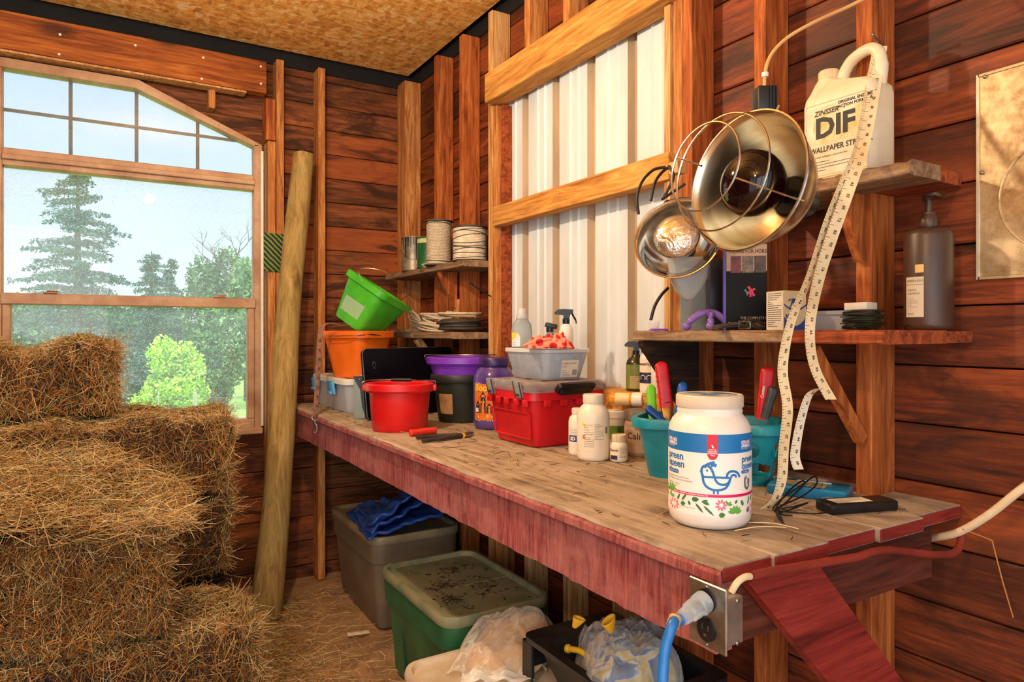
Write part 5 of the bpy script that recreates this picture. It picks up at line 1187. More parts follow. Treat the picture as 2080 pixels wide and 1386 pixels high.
mb=MB(); mb.tube(bez([hb-up*.02,Vector((1.12,.86,1.60)),Vector((1.125,.845,1.56))],6),.007,8); mb.build('clamp_arm',m_black,t,M=Minv)
cp=[ond(1553,188,1.31),ond(1554,150,1.31),ond(1566,112,1.32),ond(1600,76,1.33),ond(1660,42,1.34),ond(1720,15,1.35),ond(1780,-15,1.36)]
t2=thing('power_cord','tan power cord rising from the big heat lamp to the upper right','cord',cp[0]); 
MB().tube(bez(cp,8),.0034,8).build('cord_sheath',plain('cord_tan',(222,180,116),(206,160,96),9,.5),t2,M=Matrix.Translation(-cp[0]))
MB().tube([cp[1]+Vector((0,0,-.006)),cp[1]+Vector((0,0,.002))],.0065,10).build('cord_tie',m_white,t2,M=Matrix.Translation(-cp[0]))
# small lamp, brighter polished
sc_=ond(1375,482,1.60); sa_=(-.80,-.50,.28)
t=thing('heat_lamp','smaller polished heat lamp with silvered bulb hanging on black cords below the rail','heat lamp',sc_,0,'hanging heat lamps',lampframe(sc_,sa_).to_euler())
m_pol=plain('polished',(206,196,184),(188,176,160),8,.12,1.)
r0=.099
MB().lathe([(r0,0),(r0+.003,.001),(r0+.003,-.003),(r0-.004,-.010),(.088,-.030),(.078,-.046),(.064,-.062),(.040,-.080),(.028,-.085),(.028,-.080),(.039,-.076),(.062,-.058),(.076,-.042),(.086,-.026),(r0-.006,-.007),(r0-.001,-.001),(r0,0)],64).build('reflector',m_pol,t,True,60)
MB().lathe([(0,-.125),(.02,-.125),(.024,-.12),(.024,-.085),(.026,-.08),(0,-.08)],24).build('socket',m_black,t)
def silver():
    tt=NT('bulb_silver'); n=tt.noise(tt.coord(),22,4,.6,2.2); return tt.done(tt.bsdf(S(226,220,210),.06,.9,n,.6,.01))
MB().lathe([(.013,-.085),(.014,-.07),(.024,-.050),(.046,-.022),(.0535,.0),(.052,.012),(.038,.024),(.018,.029),(0,.030)],40).build('bulb',silver(),t,True,80,label='silvered glass bulb')
cb=[ond(1400,470,1.66),ond(1385,420,1.60),ond(1388,385,1.58),ond(1376,345,1.62),ond(1362,338,1.64),ond(1366,370,1.62),ond(1352,405,1.62)]
def cordpart(pts,name='cord'): MB().tube(bez(pts,8),.0036,8).build(name,m_black,t,M=(Matrix.Translation(sc_)@lampframe(sc_,sa_).to_4x4()).inverted())
cordpart([ond(1297,435,1.62),ond(1294,400,1.63),ond(1305,368,1.64),ond(1328,345,1.65),ond(1352,340,1.65)]); cordpart([ond(1322,408,1.62),ond(1330,372,1.63),ond(1345,350,1.65),ond(1362,338,1.65)]); cordpart([ond(1348,402,1.62),ond(1362,375,1.62),ond(1368,355,1.62),ond(1358,338,1.64)]); cordpart([ond(1345,405,1.62),ond(1370,388,1.58),ond(1390,375,1.50)])
# hook post at the rail end
tag(MB().cbox(ond(1376,342,1.72),(.03,.03,.03),(0,0,0),bev=.002).build('wood_block',m_studpale),'small pale wood block at the rail end where the lamp cords hang','block')
cl=[ond(1357,585,1.74),ond(1343,600,1.73),ond(1330,622,1.72),ond(1322,650,1.71)]
tag(MB().tube(bez(cl,6),.004,8).build('cord_end',m_black),'short black cord end hanging at the left end of the long shelf','cord')
# ---------- white jug ----------
MZ=1.5735
t=thing('chemical_jug','white handled jug with a worn printed label on the short upper shelf','jug',(1.388,.895,MZ),-PI/2)
m_jug=plain('jug_plastic',(236,224,196),(222,204,166),5,.4,dust=.45,dustc=(206,166,104))
w,d=.166,.092
mb=MB(); mb.loft([rrect(w-.008,d-.008,.018,0),rrect(w,d,.02,.005),rrect(w,d,.02,.175),rrect(w-.004,d-.006,.02,.190),rrect(w-.022,d-.022,.02,.205,5,-.004),rrect(.075,.05,.018,.222,5,-.036),rrect(.048,.044,.02,.234,5,-.044)]); mb.build('jug_body',m_jug,t,True,60)
MB().tube(bez([(-.012,0,.212),(-.008,0,.238),(.012,0,.262),(.045,0,.272),(.066,0,.262),(.074,0,.232),(.070,0,.19)],7),[.013]*8+[.0125]*27+[.014]*8,12).build('handle',m_jug,t)
MB().lathe([(0,.23),(.022,.23),(.0225,.233),(.0225,.252),(.020,.255),(0,.255)],28,Matrix.Translation((-.044,0,0))).build('cap',plain('jug_cap',(226,208,172),(206,184,140),90,.5,stretch=(1,1,.05),bump=.4),t)
def jl(u,v,o=.0006): return Vector((u,-d/2-o,v))
pn=MB(); 
for a,b in (((-.070,.012),(.072,.012)),((.072,.012),(.072,.172)),((.072,.172),(-.070,.172)),((-.070,.172),(-.070,.012))): pn.tube([jl(*a,0),jl(*b,0)],.0018,6)
pn.build('label_recess',m_jug,t)
lb=MB().faces([[jl(*p) for p in ((-.068,.016),(.070,.016),(.070,.165),(-.068,.165))]]).build('label',plain('jug_label',(236,226,204),(214,196,156),16,.6),t,False,label='worn printed label')
MB().faces([[jl(x,y,.0009) for x,y in ((-.052,.085),(.06,.085),(.062,.152),(-.05,.150))]]).build('label_panel',plain('lab_worn',(232,222,190),(196,176,96),36,.6),lb,False)
mb=MB(); mb.text('DIF',.060,lambda x,y:jl(-.046+x*1.05,.098+y,.0015),'LEFT',.0022); mb.text('ZINSSER',.0155,lambda x,y:jl(-.048+x+y*.25,.146+y,.0012),'LEFT',.0004); mb.text('WALLPAPER STRIPPER',.0165,lambda x,y:jl(-.058+x*.88,.066+y,.0012),'LEFT',.0004)
mb.text('ORIGINAL ENZYME',.0088,lambda x,y:jl(.008+x,.160+y,.0012),'LEFT',.0003); mb.text('ACTION FORMULA',.0088,lambda x,y:jl(.008+x,.151+y,.0012),'LEFT',.0003); mb.faces([[jl(.022+.0018*math.cos(a),.150+.0018*math.sin(a),.0012) for a in [2*PI*i/10 for i in range(10)]]])
mb.text('Removes wallpaper and paste fast',.0062,lambda x,y:jl(-.055+x,.054+y,.0012),'LEFT'); lines(mb,lambda u,v:jl(u,v,.0012),-.05,.045,.026,.045,4,31,.0012)
mb.build('lettering',m_gold,lb,False)
# ---------- middle shelf ----------
SZ3=1.2538
c=P4(1886,x=1.432,z=SZ3)
t=thing('pump_bottle','tall brown pump bottle with a pale label at the right end of the long shelf','pump bottle',c,facing(c))
m_brown=plain('brown_plastic',(78,52,36),(60,40,28),5,.4); r=.044
MB().lathe([(0,0),(.039,0),(.043,.004),(r,.012),(r,.188),(.041,.198),(.033,.204),(.014,.206),(.014,.210),(0,.210)],48).build('bottle_body',m_brown,t,True,50)
MB().lathe([(0,.208),(.016,.208),(.0165,.21),(.0165,.226),(.013,.232),(.013,.237),(.0065,.239),(.0065,.262),(.011,.262),(.011,.272),(0,.274)],24).build('pump',m_brown,t); MB().cbox((.012,-.012,.268),(.02,.05,.009),(0,0,R(-20)),bev=.003).build('nozzle',m_brown,t)
f=cyl(r+.0004); lb=patch(MB(),f,-.046,-.008,.026,.106,8).build('label',plain('pump_label',(206,192,170),(190,174,148),6,.6),t,label='pale printed label')
o=patch(MB(),f,-.024,-.008,.114,.130,3).build('sticker',plain('pump_sticker',(226,190,120),(206,166,96),6,.6),t)
f2=cyl(r+.0008); mb=MB(); mb.text('GREEN ENS',.0066,lambda x,y:f2(-.043+x,.096+y),'LEFT'); patch(mb,f2,-.045,-.009,.0905,.0913,6); mb.text('GENTLE',.0055,lambda x,y:f2(-.041+x,.078+y),'LEFT'); mb.text('SHAMPOO',.0055,lambda x,y:f2(-.041+x,.071+y),'LEFT'); lines(mb,f2,-.041,-.018,.046,.062,5,3,.0006); mb.text('16 OZ',.005,lambda x,y:f2(-.041+x,.031+y),'LEFT'); mb.build('print',plain('pump_print',(120,110,100),(100,92,84),9,.6),lb,False)
# wire coil
c=P4(1752,x=1.325,z=SZ3); t=thing('wire_coil','coil of dark green fence wire on the long shelf before the clear box','wire coil',c,0)
m_gw=plain('green_wire',(70,78,60),(46,52,38),60,.35,.7); mb=MB(); rnd=random.Random(2); pts=[]
for i in range(14*24+1):
    a=2*PI*i/24; k=i/(14*24); q=.036+.003*math.sin(i*.37)+.002*math.sin(i*1.1); pts.append((q*math.cos(a),q*math.sin(a),.0018+.038*k+.0015*math.sin(i*.21)))
mb.tube(pts,.0013,5); mb.build('coil_winding',m_gw,t)
MB().tube(bez([(-.035,-.01,.012),(-.05,.0,.01),(-.066,-.006,.018),(-.072,-.012,.022)],6),.001,5).build('wire_end',m_gw,t)
# clear box behind
c=Vector((1.372,.955,SZ3)); t=thing('clear_box','shallow clear plastic box with a lid behind the wire coil','box',c,-PI/2)
mb=MB(); mb.loft([rrect(.165,.05,.008,0),rrect(.170,.054,.01,.034),rrect(.166,.05,.01,.034),rrect(.160,.045,.008,.003)]); mb.build('box_body',m_clearbin,t); MB().prism(rrect(.178,.062,.012,.034,4),(0,0,.008)).build('lid',clear('cb_lid',(230,232,232),.4,.2),t)
c=P4(1748,x=1.372,z=SZ3+.0425); tag(MB().cbox((0,0,.008),(.05,.038,.015),bev=.001).build('paper_packet',m_paper),'white paper packet on the clear box behind the wire coil','packet',loc=c,rz=-PI/2)
# horse box
c=P4(1597,x=1.30,z=SZ3); t=thing('remedy_box','small carton with a running blue horse printed on it','carton',c,FWD+R(20))
w,d,h=.062,.054,.086; MB().box(-w/2,w/2,-d/2,d/2,0,h,bev=.001,seg=1).build('carton_body',plain('carton',(232,206,160),(218,188,138),8,.7),t)
def ff(u,v,o=.0006): return Vector((u,-d/2-o,v))
def fs(u,v,o=.0006): return Vector((-w/2-o,-u,v))
MB().faces([[fs(x,y) for x,y in ((-d/2+.001,.001),(d/2-.001,.001),(d/2-.001,h-.001),(-d/2+.001,h-.001))]]).build('text_panel',m_paper,t,False)
mb=MB(); lines(mb,lambda u,v:fs(u,v,.001),-.021,.021,.008,.080,17,5,.0013); mb.build('fine_print',m_ink,t,False)
m_hb=plain('horse_blue',(58,76,150),(44,58,126),9,.6)
mb=MB(); 
for i in range(8):
    a=-.03+.06*i/8; b=-.03+.06*(i+1)/8; q=lambda u:.010+.02*(u/.03)**2; q2=lambda u:.004+.01*(u/.03)**2+.0; mb.faces([[ff(a,.001),ff(b,.001),ff(b,q(b)),ff(a,q(a))]])
    q3=lambda u:.046+.012*(u/.03)**2; mb.faces([[ff(a,q3(a)-.004),ff(b,q3(b)-.004),ff(b,q3(b)),ff(a,q3(a))]])
mb.build('blue_swoosh',m_hb,t,False)
mb=MB(); hx=.0
for P in (((-.012,.060),(-.004,.057),(.006,.058),(.012,.064),(.010,.069),(.002,.068),(-.006,.069),(-.012,.067)),((.006,.064),(.012,.064),(.014,.074),(.019,.073),(.020,.076),(.013,.081),(.008,.076)),((-.012,.060),(-.008,.060),(-.011,.053),(-.016,.047),(-.018,.048),(-.014,.054)),((-.008,.060),(-.004,.059),(-.003,.051),(-.007,.046),(-.009,.047),(-.006,.052)),((.004,.060),(.007,.060),(.007,.053),(.003,.047),(.001,.048),(.004,.053)),((.008,.062),(.011,.063),(.016,.056),(.013,.050),(.011,.051),(.013,.056)),((-.012,.067),(-.018,.068),(-.022,.060),(-.017,.063))): mb.faces([[ff(x*.9,y*.95+.004,.0009) for x,y in P]])
mb.text('NO',.013,lambda x,y:ff(-.016+x,.026+y,.0009),'CENTER',.0006); mb.build('horse_picture',m_hb,t,False)
# book
c=P4(1513,x=1.325,z=SZ3); t=thing('book','black covered horse book with a purple spine standing on the long shelf','book',c,FWD-R(8))
w,d,h=.098,.014,.205; MB().box(-w/2,w/2,-d/2,d/2,0,h,bev=.0008,seg=1).build('cover',plain('book_black',(16,12,12),(10,8,8),6,.5,Specular_IOR_Level=.2),t)
MB().box(-w/2-.0012,-w/2+.004,-d/2-.0006,d/2+.0006,0,h+.0004).build('spine',plain('book_purple',(98,80,190),(84,66,170),6,.4),t,False,label='purple spine')
def bf(u,v,o=.0004): return Vector((u,-d/2-o,v))
MB().faces([[bf(x,y) for x,y in ((-w/2+.005,.142),(w/2,.142),(w/2,h),(-w/2+.005,h))]]).build('cover_band',plain('book_tan',(206,176,150),(186,150,120),9,.5),t,False)
for k,(a,b,cc_) in enumerate(((-.034,-.010,(140,50,44)),(-.008,.018,(150,128,108)),(.020,.047,(96,72,60)))): MB().faces([[bf(x,y,.0007) for x,y in ((a,.138),(b,.138),(b,.178),(a,.178))]]).build('cover_photo',plain('photo_%d'%k,cc_,tuple(q*.5 for q in cc_),60,.4),t,False)
mb=MB(); mb.text('TAPING FOR HORSES',.0125,lambda x,y:bf(-.040+x*.82,.185+y,.0008),'LEFT',.0002); mb.build('title_lettering',m_ink,t,False)
mb=MB(); mb.text('THE COMPLETE GUIDE',.0092,lambda x,y:bf(-.012+x*.85,.027+y,.0008),'LEFT'); mb.text('Taping for Equine Health, Fitness, and',.0068,lambda x,y:bf(-.040+x*.82,.016+y,.0008),'LEFT'); mb.build('subtitle_lettering',plain('sub_tan',(214,190,170),(196,170,150),9,.6),t,False)
mb=MB(); strip(mb,[(.006,.105),(.014,.094),(.020,.082)],.006,lambda u,v:bf(u,v,.0008)); strip(mb,[(.004,.088),(.014,.095),(.022,.100)],.005,lambda u,v:bf(u,v,.0009)); strip(mb,[(.012,.092),(.011,.08)],.005,lambda u,v:bf(u,v,.001)); mb.build('pink_splash',plain('pinksplash',(226,60,90),(206,40,70),9,.5),t,False)
mb=MB(); strip(mb,[(-.002,.098),(.004,.090),(.004,.084)],.004,lambda u,v:bf(u,v,.0008)); mb.build('teal_splash',plain('tealsplash',(60,150,150),(40,130,130),9,.5),t,False)
# dark box and clear bag behind the small lamp
c=P4(1457,x=1.37,z=SZ3); tag(MB().box(-.024,.024,-.02,.02,0,.185,bev=.002).build('dark_box',plain('navy_box',(40,38,58),(28,26,42),6,.4)),'tall dark navy box standing left of the book','box',loc=c,rz=FWD)
c=ond(1398,540,1.64); t=thing('plastic_bag','clear cone shaped plastic bag hanging below the smaller heat lamp','bag',c,FWD)
mb=MB(); mb.loft([rrect(.100,.03,.012,.02),rrect(.096,.032,.013,.0),rrect(.088,.034,.014,-.03),rrect(.066,.03,.013,-.055),rrect(.03,.02,.009,-.078),rrect(.006,.006,.002,-.084)],True,False,True); mb.build('bag_film',clear('bag_clear',(214,216,212),.42,.18),t,True,70)
c=P4(1408,x=1.34,z=SZ3); tag(MB().box(-.035,.04,-.0015,.0015,0,.14).build('clear_sheet',clear('sheet_clear',(206,222,222),.35,.2)),'clear plastic sleeve standing behind the purple massager','sleeve',loc=c,rz=FWD)
# purple massager
c=P4(1437,x=1.255,z=SZ3); t=thing('hand_massager','translucent purple three-legged hand massager on the long shelf','massager',c,FWD)
m_pm=clear('massager_purple',(150,112,190),.72,.2,.15,.6); m_pm2=plain('massager_core',(146,110,184),(120,84,160),22,.25)
mb=MB(); 
for pts in ([(-.050,0,.008),(-.042,0,.022),(-.018,0,.040),(.004,0,.044)],[(.050,.0,.010),(.044,0,.022),(.022,0,.040),(.004,0,.044)],[(.004,-.012,.042),(.002,-.020,.026),(.0,-.022,.010)]):
    b=bez(pts,7); mb.tube(b,[.0085+.003*math.sin(i*.9) if i<7 else .0085 for i in range(len(b))],10)
    p=pts[0] if pts[0][2]<pts[-1][2] else pts[-1]; mb.sphere((p[0],p[1],.0105),.0105,12,8)
mb.build('massager_body',m_pm2,t,True,80)
# dusty halter heap
c=P4(1505,x=1.235,z=SZ3); t=thing('halter','dusty dark strap heap with a metal buckle lying along the shelf edge','halter',c,FWD+R(25)); m_st=plain('strap_dark',(64,54,38),(44,36,26),30,.9,dust=.5,dustc=(110,96,60))
mb=MB(); mb.ribbon(bez([(-.075,.0,.004),(-.05,.004,.010),(-.02,.0,.012),(.02,.004,.010),(.05,0,.012),(.07,.006,.004)],7),[Vector((0,1,.2))]*36,.020,.005); mb.build('strap',m_st,t,True,50)
rnd=random.Random(5); mb=MB(); pts=[(.02+rnd.uniform(-.01,.05),rnd.uniform(-.012,.02),.006+rnd.uniform(0,.016)) for _ in range(16)]; mb.tube(bez(pts,6),.004,7); mb.build('cord_tangle',m_st,t)
mb=MB(); mb.tube([(-.005+.016*x,-.016,.012+.008*z) for x,z in ((-1,-1),(1,-1),(1,1),(-1,1))],.0016,6,True); mb.build('buckle',m_steel,t)
# white brush at the left end
c=P4(1330,x=1.225,z=SZ3); t=thing('bristle_brush','white bristled brush with purple back at the left end of the long shelf','brush',c,FWD)
mb=MB()
for i in range(9):
    for j in range(3): mb.tube([(-.014+.0028*i,-.004+.004*j,.004),(-.022+.0042*i,-.005+.005*j,.024)],.0008,4)
o=mb.build('bristles',m_print,t,kind='stuff'); mb=MB(); mb.loft([rrect(.05,.016,.006,0,4,.010),rrect(.046,.014,.006,.005,4,.010)]); mb.build('brush_back',pur,t)
# ---------- tape measures hanging ----------
m_tape=plain('tape_cream',(240,220,176),(222,194,144),9,.7); m_tapew=plain('tape_white',(232,220,196),(214,198,168),9,.7)
def tape(label,pts,w,mat,tw,seed,grp='hanging tape measures',side=1):
    P=bez([ond(*p) for p in pts],10); n=len(P); dirs=[]
    for i in range(n):
        k=i/(n-1); an=tw[0]+(tw[1]-tw[0])*k+tw[2]*math.sin(PI*2*k); dirs.append(rt*math.cos(an)+fw*math.sin(an))
    t=thing('measuring_tape',label,'tape measure',P[0],0,grp); M=Matrix.Translation(-P[0]); MB().ribbon(P,dirs,w,.0008).build('tape_band',mat,t,True,50,M=M)
    # ticks and numbers
    tick=MB(); num=MB(); acc=0; nxt=.004; cnt=0; rnd=random.Random(seed)
    for i in range(n-1):
        a,b=P[i],P[i+1]; L=(b-a).length; tt_=(b-a).normalized(); d_=(dirs[i]-tt_*dirs[i].dot(tt_)).normalized(); nn=d_.cross(tt_).normalized()
        if nn.dot(fw)>0: nn=-nn
        while nxt<acc+L:
            p=a+tt_*(nxt-acc)+nn*.0008; ln=.0032 if cnt%4 else .009
            for s in ((-1,) if cnt%4 else (-1,)):
                e=p+d_*(s*w*.5); tick.faces([[e-tt_*.0004,e-tt_*.0004+d_*ln,e+tt_*.0004+d_*ln,e+tt_*.0004]])
            if cnt%4==2:
                sdig=str(40+cnt//4); num.text(sdig,.0085,lambda x,y,p=p,d_=d_,tt_=tt_:p+d_*(.004+y*.9-.004)-tt_*(x)*1.0+nn*.0002,'CENTER',.0002)
            cnt+=1; nxt+=.0062
        acc+=L
    tick.build('tick_marks',m_ink,t,False,M=M); num.build('numbers',m_ink,t,False,M=M)
tape('long cream tape measure hanging from a nail down to the bench top',[(1783,92,1.440),(1762,200,1.395),(1742,300,1.345),(1712,370,1.315),(1680,450,1.315),(1645,560,1.312),(1612,640,1.305),(1596,700,1.305),(1590,760,1.32),(1600,830,1.33),(1592,910,1.345),(1588,975,1.355),(1574,1015,1.352),(1552,1033,1.345)],.021,m_tape,(.15,.5,.35),1)
tape('shorter cream tape measure from the same nail, cut end left of the shelf bracket',[(1790,94,1.437),(1772,200,1.390),(1752,300,1.340),(1722,390,1.308),(1690,480,1.306),(1665,560,1.303),(1648,640,1.297),(1646,700,1.297),(1658,755,1.305),(1688,812,1.31)],.024,m_tape,(-.1,.15,-.3),2)
tape('short white curled tape end hanging below the long shelf',[(1662,790,1.345),(1643,804,1.338),(1628,850,1.34),(1618,900,1.345),(1615,930,1.35),(1622,954,1.35)],.021,m_tapew,(.55,.1,.0),3)
nl=ond(1780,84,1.437); tag(MB().tube([nl+Vector((.02,0,-.004)),nl+Vector((-.02,-.004,.008))],.002,6).sphere(nl+Vector((-.02,-.004,.008)),.004,8,6).build('nail',m_steel),'nail in the stud holding the hanging tape measures','nail')
# ---------- on the bench at right ----------
a=onz(1556,1003,BT); b=onz(1722,1024,BT); u=b-a; rz=math.atan2(u.y,u.x); L=u.length
t=thing('plastic_case','flat turquoise plastic case lying on the bench near the right stud','case',a+Vector((0,0,.0008)),rz)
mb=MB(); mb.loft([rrect(L-.006,.082,.008,0,4,L/2,.042),rrect(L,.088,.010,.004,4,L/2,.042),rrect(L,.088,.010,.018,4,L/2,.042),rrect(L-.008,.080,.008,.022,4,L/2,.042)]); mb.build('case_body',plain('case_teal',(30,132,180),(20,110,158),5,.35,dust=.3,dustc=(120,120,100)),t)
MB().faces([[Vector((x,y,.0226)) for x,y in ((.03,.012),(.115,.010),(.115,.060),(.03,.062))]]).build('label',plain('case_label',(150,140,116),(120,112,92),16,.8),t,False,label='dusty grey label')
MB().cbox((.085,.068,.0228),(.07,.006,.0015)).build('strip',plain('case_strip',(196,206,220),(170,184,204),9,.4),t)
a=onz(1690,1048,BT); b=onz(1828,1038,BT); u=b-a; rz=math.atan2(u.y,u.x); L=u.length
t=thing('tester_box','black handheld tester with a pale face lying at the bench edge','tester',a+Vector((0,0,.0008)),rz)
mb=MB(); mb.loft([rrect(L-.004,.048,.006,0,4,L/2,.026),rrect(L,.052,.008,.003,4,L/2,.026),rrect(L,.052,.008,.016,4,L/2,.026),rrect(L-.006,.046,.006,.019,4,L/2,.026)]); mb.build('tester_case',m_black,t); MB().faces([[Vector((x,y,.0196)) for x,y in ((.02,.008),(.10,.008),(.10,.042),(.02,.042))]]).build('face_plate',m_paper,t,False)
mb=MB(); lines(mb,lambda u,v:Vector((u,v,.0200)),.024,.096,.012,.036,5,4,.0014); mb.build('print',plain('print_pale',(140,130,116),(120,110,96),9,.6),t,False)
def bz_(px,py,h=.004): p=onz(px,py,BT+h); return p
wc=[bz_(1692,1040,.006),bz_(1650,1044),bz_(1600,1040),bz_(1570,1036,.01),bz_(1590,1012,.02),bz_(1630,985,.03),bz_(1655,968,.035),bz_(1658,985,.03),bz_(1630,1008,.02),bz_(1590,1026,.012),bz_(1575,1034,.006),bz_(1600,1000,.02),bz_(1628,978,.03),bz_(1632,985,.025),bz_(1600,1018,.014),bz_(1580,1036,.006),bz_(1590,1046),bz_(1610,1048)]
t=thing('test_leads','thin black wire leads looped on the bench beside the tape','wire',wc[0]); M=Matrix.Translation(-wc[0]); MB().tube(bez(wc,7),.0017,6).build('lead',m_black,t,M=M)
MB().tube(bez([bz_(1575,1034,.006),bz_(1610,1030,.012),bz_(1640,1022,.01),bz_(1610,1034,.005),bz_(1585,1042,.004),bz_(1580,1048,.004)],7),.0017,6).build('lead',m_black,t,M=M)
MB().tube([bz_(1578,1042,.005),bz_(1585,1054,.005),bz_(1590,1062,.004)],[.0035,.0035,.0015],8).build('probe',m_black,t,M=M); MB().tube([bz_(1590,1062,.004),bz_(1597,1073,.003)],.0008,6).build('probe_tip',m_steel,t,M=M)
# white cable from the wall
m_cab=plain('cable_white',(232,214,180),(214,190,150),9,.5,dust=.3,dustc=(150,90,50))
cw=[onx(2160,935,1.44),onx(2080,990,1.43),onx(2010,1045,1.42),onx(1955,1078,1.43),onx(1915,1090,1.44),onx(1878,1094,1.46)]
tag(MB().tube(bez(cw,8),[.0075]*41,12).build('cable',m_cab),'stiff white cable curving from the right wall under the bench end','cable')
m_rc=plain('cable_red',(140,50,36),(110,36,26),9,.6)
cr_=[Vector((1.46,.70,.86)),Vector((1.40,.69,.825)),ony(1800,1118,.690),ony(1740,1132,.690),ony(1680,1142,.688),ony(1620,1152,.685),ony(1560,1163,.680),ony(1530,1170,.680)]
tag(MB().tube(bez(cr_,8),.007,10).build('cable',m_rc),'red painted cable clipped along the end of the bench above the brace','cable')
# outlet box, plug and blue cord
t=thing('outlet_box','metal outlet box with two black sockets at the front corner of the bench','outlet',(.785,.695,.806))
Mo=Matrix.Translation((-.785,-.695,-.80)); m_gal=plain('galvanised',(186,180,166),(150,142,126),14,.42,.85,dust=.2,dustc=(140,110,80))
MB().box(.750,.7845,.664,.7265,.803,.870,bev=.002,seg=1).build('box_body',m_gal,t,False,M=Mo)
MB().box(.7445,.7485,.660,.730,.793,.8855,bev=.0015,seg=1).build('cover_plate',plain('plate_steel',(170,164,152),(120,112,100),22,.38,.9,dust=.15,dustc=(140,110,80)),t,False,M=Mo)
for zz in (.861,.819):
    mb=MB(); mb.lathe([(0,0),(.0165,0),(.0165,.003),(.015,.0035),(0,.0035)],28,Matrix.Translation((.7442,.695,zz))@Matrix.Rotation(-PI/2,4,'Y')@Matrix.Diagonal((1,1,1,1))); s=mb.build('socket_face',m_black,t,M=Mo)
    mb=MB()
    for yy in (-.0055,.0055): mb.box(.7402,.7412,.695+yy-.0009,.695+yy+.0009,zz,zz+.008)
    mb.box(.7402,.7412,.6927,.6973,zz-.009,zz-.005); mb.build('slot',plain('slot_%d'%int(zz*1000),(90,86,80),(70,66,60),20,.5),s,False,M=Mo)
for zz in (.798,.8405,.880): MB().sphere((.7442,.695,zz),.0025,10,6).build('screw',m_steel,t,M=Mo)
for zz in (.868,.808): MB().sphere((.772,.6635,zz-.003),.0035,10,6,(1,.5,1)).build('screw',m_steel,t,M=Mo)
MB().tube(bez([Vector((.778,.680,.8705)),Vector((.785,.676,.884)),Vector((.80,.676,.889)),Vector((.815,.678,.887))],6),.005,10).build('cable_stub',m_cab,t,M=Mo)
pl_=Vector((.7405,.695,.867)); dv=Vector((-.80,-.06,-.22)).normalized(); q=dv.to_track_quat('Z','X').to_matrix().to_4x4(); q.translation=pl_
t=thing('extension_cord','blue extension cord with a clear plug hanging from the metal outlet box','extension cord',pl_)
Me=Matrix.Translation(-pl_); m_pc=clear('plug_clear',(226,236,244),.34,.1,0,.6)
mb=MB(); mb.lathe([(0,.0005),(.0155,.0005),(.016,.003),(.0155,.014),(.013,.017),(.013,.020),(.0145,.023),(.0135,.034),(.0105,.037),(.0115,.041),(.0105,.050),(.008,.052),(0,.052)],24,q); mb.build('plug_shell',m_pc,t,True,35,M=Me,label='clear plug')
mb=MB()
for s in (-.005,.005): mb.cbox(q@Vector((0,s,.012)),(.006,.0015,.02),q.to_euler())
mb.build('plug_blades',plain('brassy',(190,160,110),(170,136,80),9,.3,.9),t,M=Me)
e0=q@Vector((0,0,.045)); cbp=[e0,q@Vector((0,0,.062)),ond(1368,1265,.90),ond(1353,1310,.89),ond(1348,1350,.885),ond(1346,1400,.88),ond(1348,1480,.88),ond(1352,1600,.88)]
MB().tube(bez(cbp,8),.0072,12).build('cord_jacket',plain('cord_blue',(40,124,200),(28,104,180),6,.35),t,M=Me)
a=ond(1372,1256,.912); b=ond(1366,1272,.902); MB().tube([a,b],.0088,12).build('cord_tag',plain('tag_gold',(214,176,120),(196,150,90),9,.4),t,M=Me)
# foggy sheet on the right wall
yl=.687; t=thing('foggy_mirror','foggy gold-brown old mirror sheet fixed to the right wall','mirror',(1.4985,.52,1.355))
def mirror():
    tt=NT('foggy_mirror'); v=tt.coord(); n=tt.noise(v,7,6,.7); n2=tt.noise(v,60,4,.7); f=tt.math('ADD',tt.math('MULTIPLY',n,.6),tt.math('MULTIPLY',n2,.4)); col=tt.ramp(f,[(.35,S(176,146,100)),(.6,S(232,212,172))]); r_=tt.ramp(f,[(.3,(.22,.22,.22,1)),(.7,(.5,.5,.5,1))])
    return tt.done(tt.bsdf(col,r_,.75))
mm=mirror(); MB().box(-.004,0,-.20,.167,.004,.40,bev=.001,seg=1).build('mirror_sheet',mm,t,False)
for a in ((-.20,.167,.400,.405),(-.20,.167,-.001,.004)): MB().box(-.006,.0005,*a).build('rim',plain('rim_%d'%int(a[2]*100),(206,184,140),(180,150,104),9,.5,.4),t,False)
MB().box(-.006,.0005,.165,.170,-.001,.405).build('rim',plain('rim_side',(220,214,190),(190,176,140),9,.5,.4),t,False)
mb=MB(); mb.tube([(-.0045,.03+.10*math.cos(a),.15+.105*math.sin(a)) for a in [2*PI*i/48 for i in range(48)]],.0022,6,True); mb.build('embossed_ring',mm,t)
for yy,zz in ((.155,.398),(.160,.21)): MB().sphere((-.005,yy,zz),.004,10,6).build('fixing_nail',m_steel,t)
# nails and dry stalks at the right
t_=[]; 
st_=[onx(1955,1075,1.42),onx(2015,1098,1.46),onx(2036,1180,1.48),onx(2058,1255,1.49)]
tag(MB().tube(st_,.0014,5).build('dry_stalk',hay_m[1]),'bent dry stalk hanging from the white cable at the right wall','stalk')
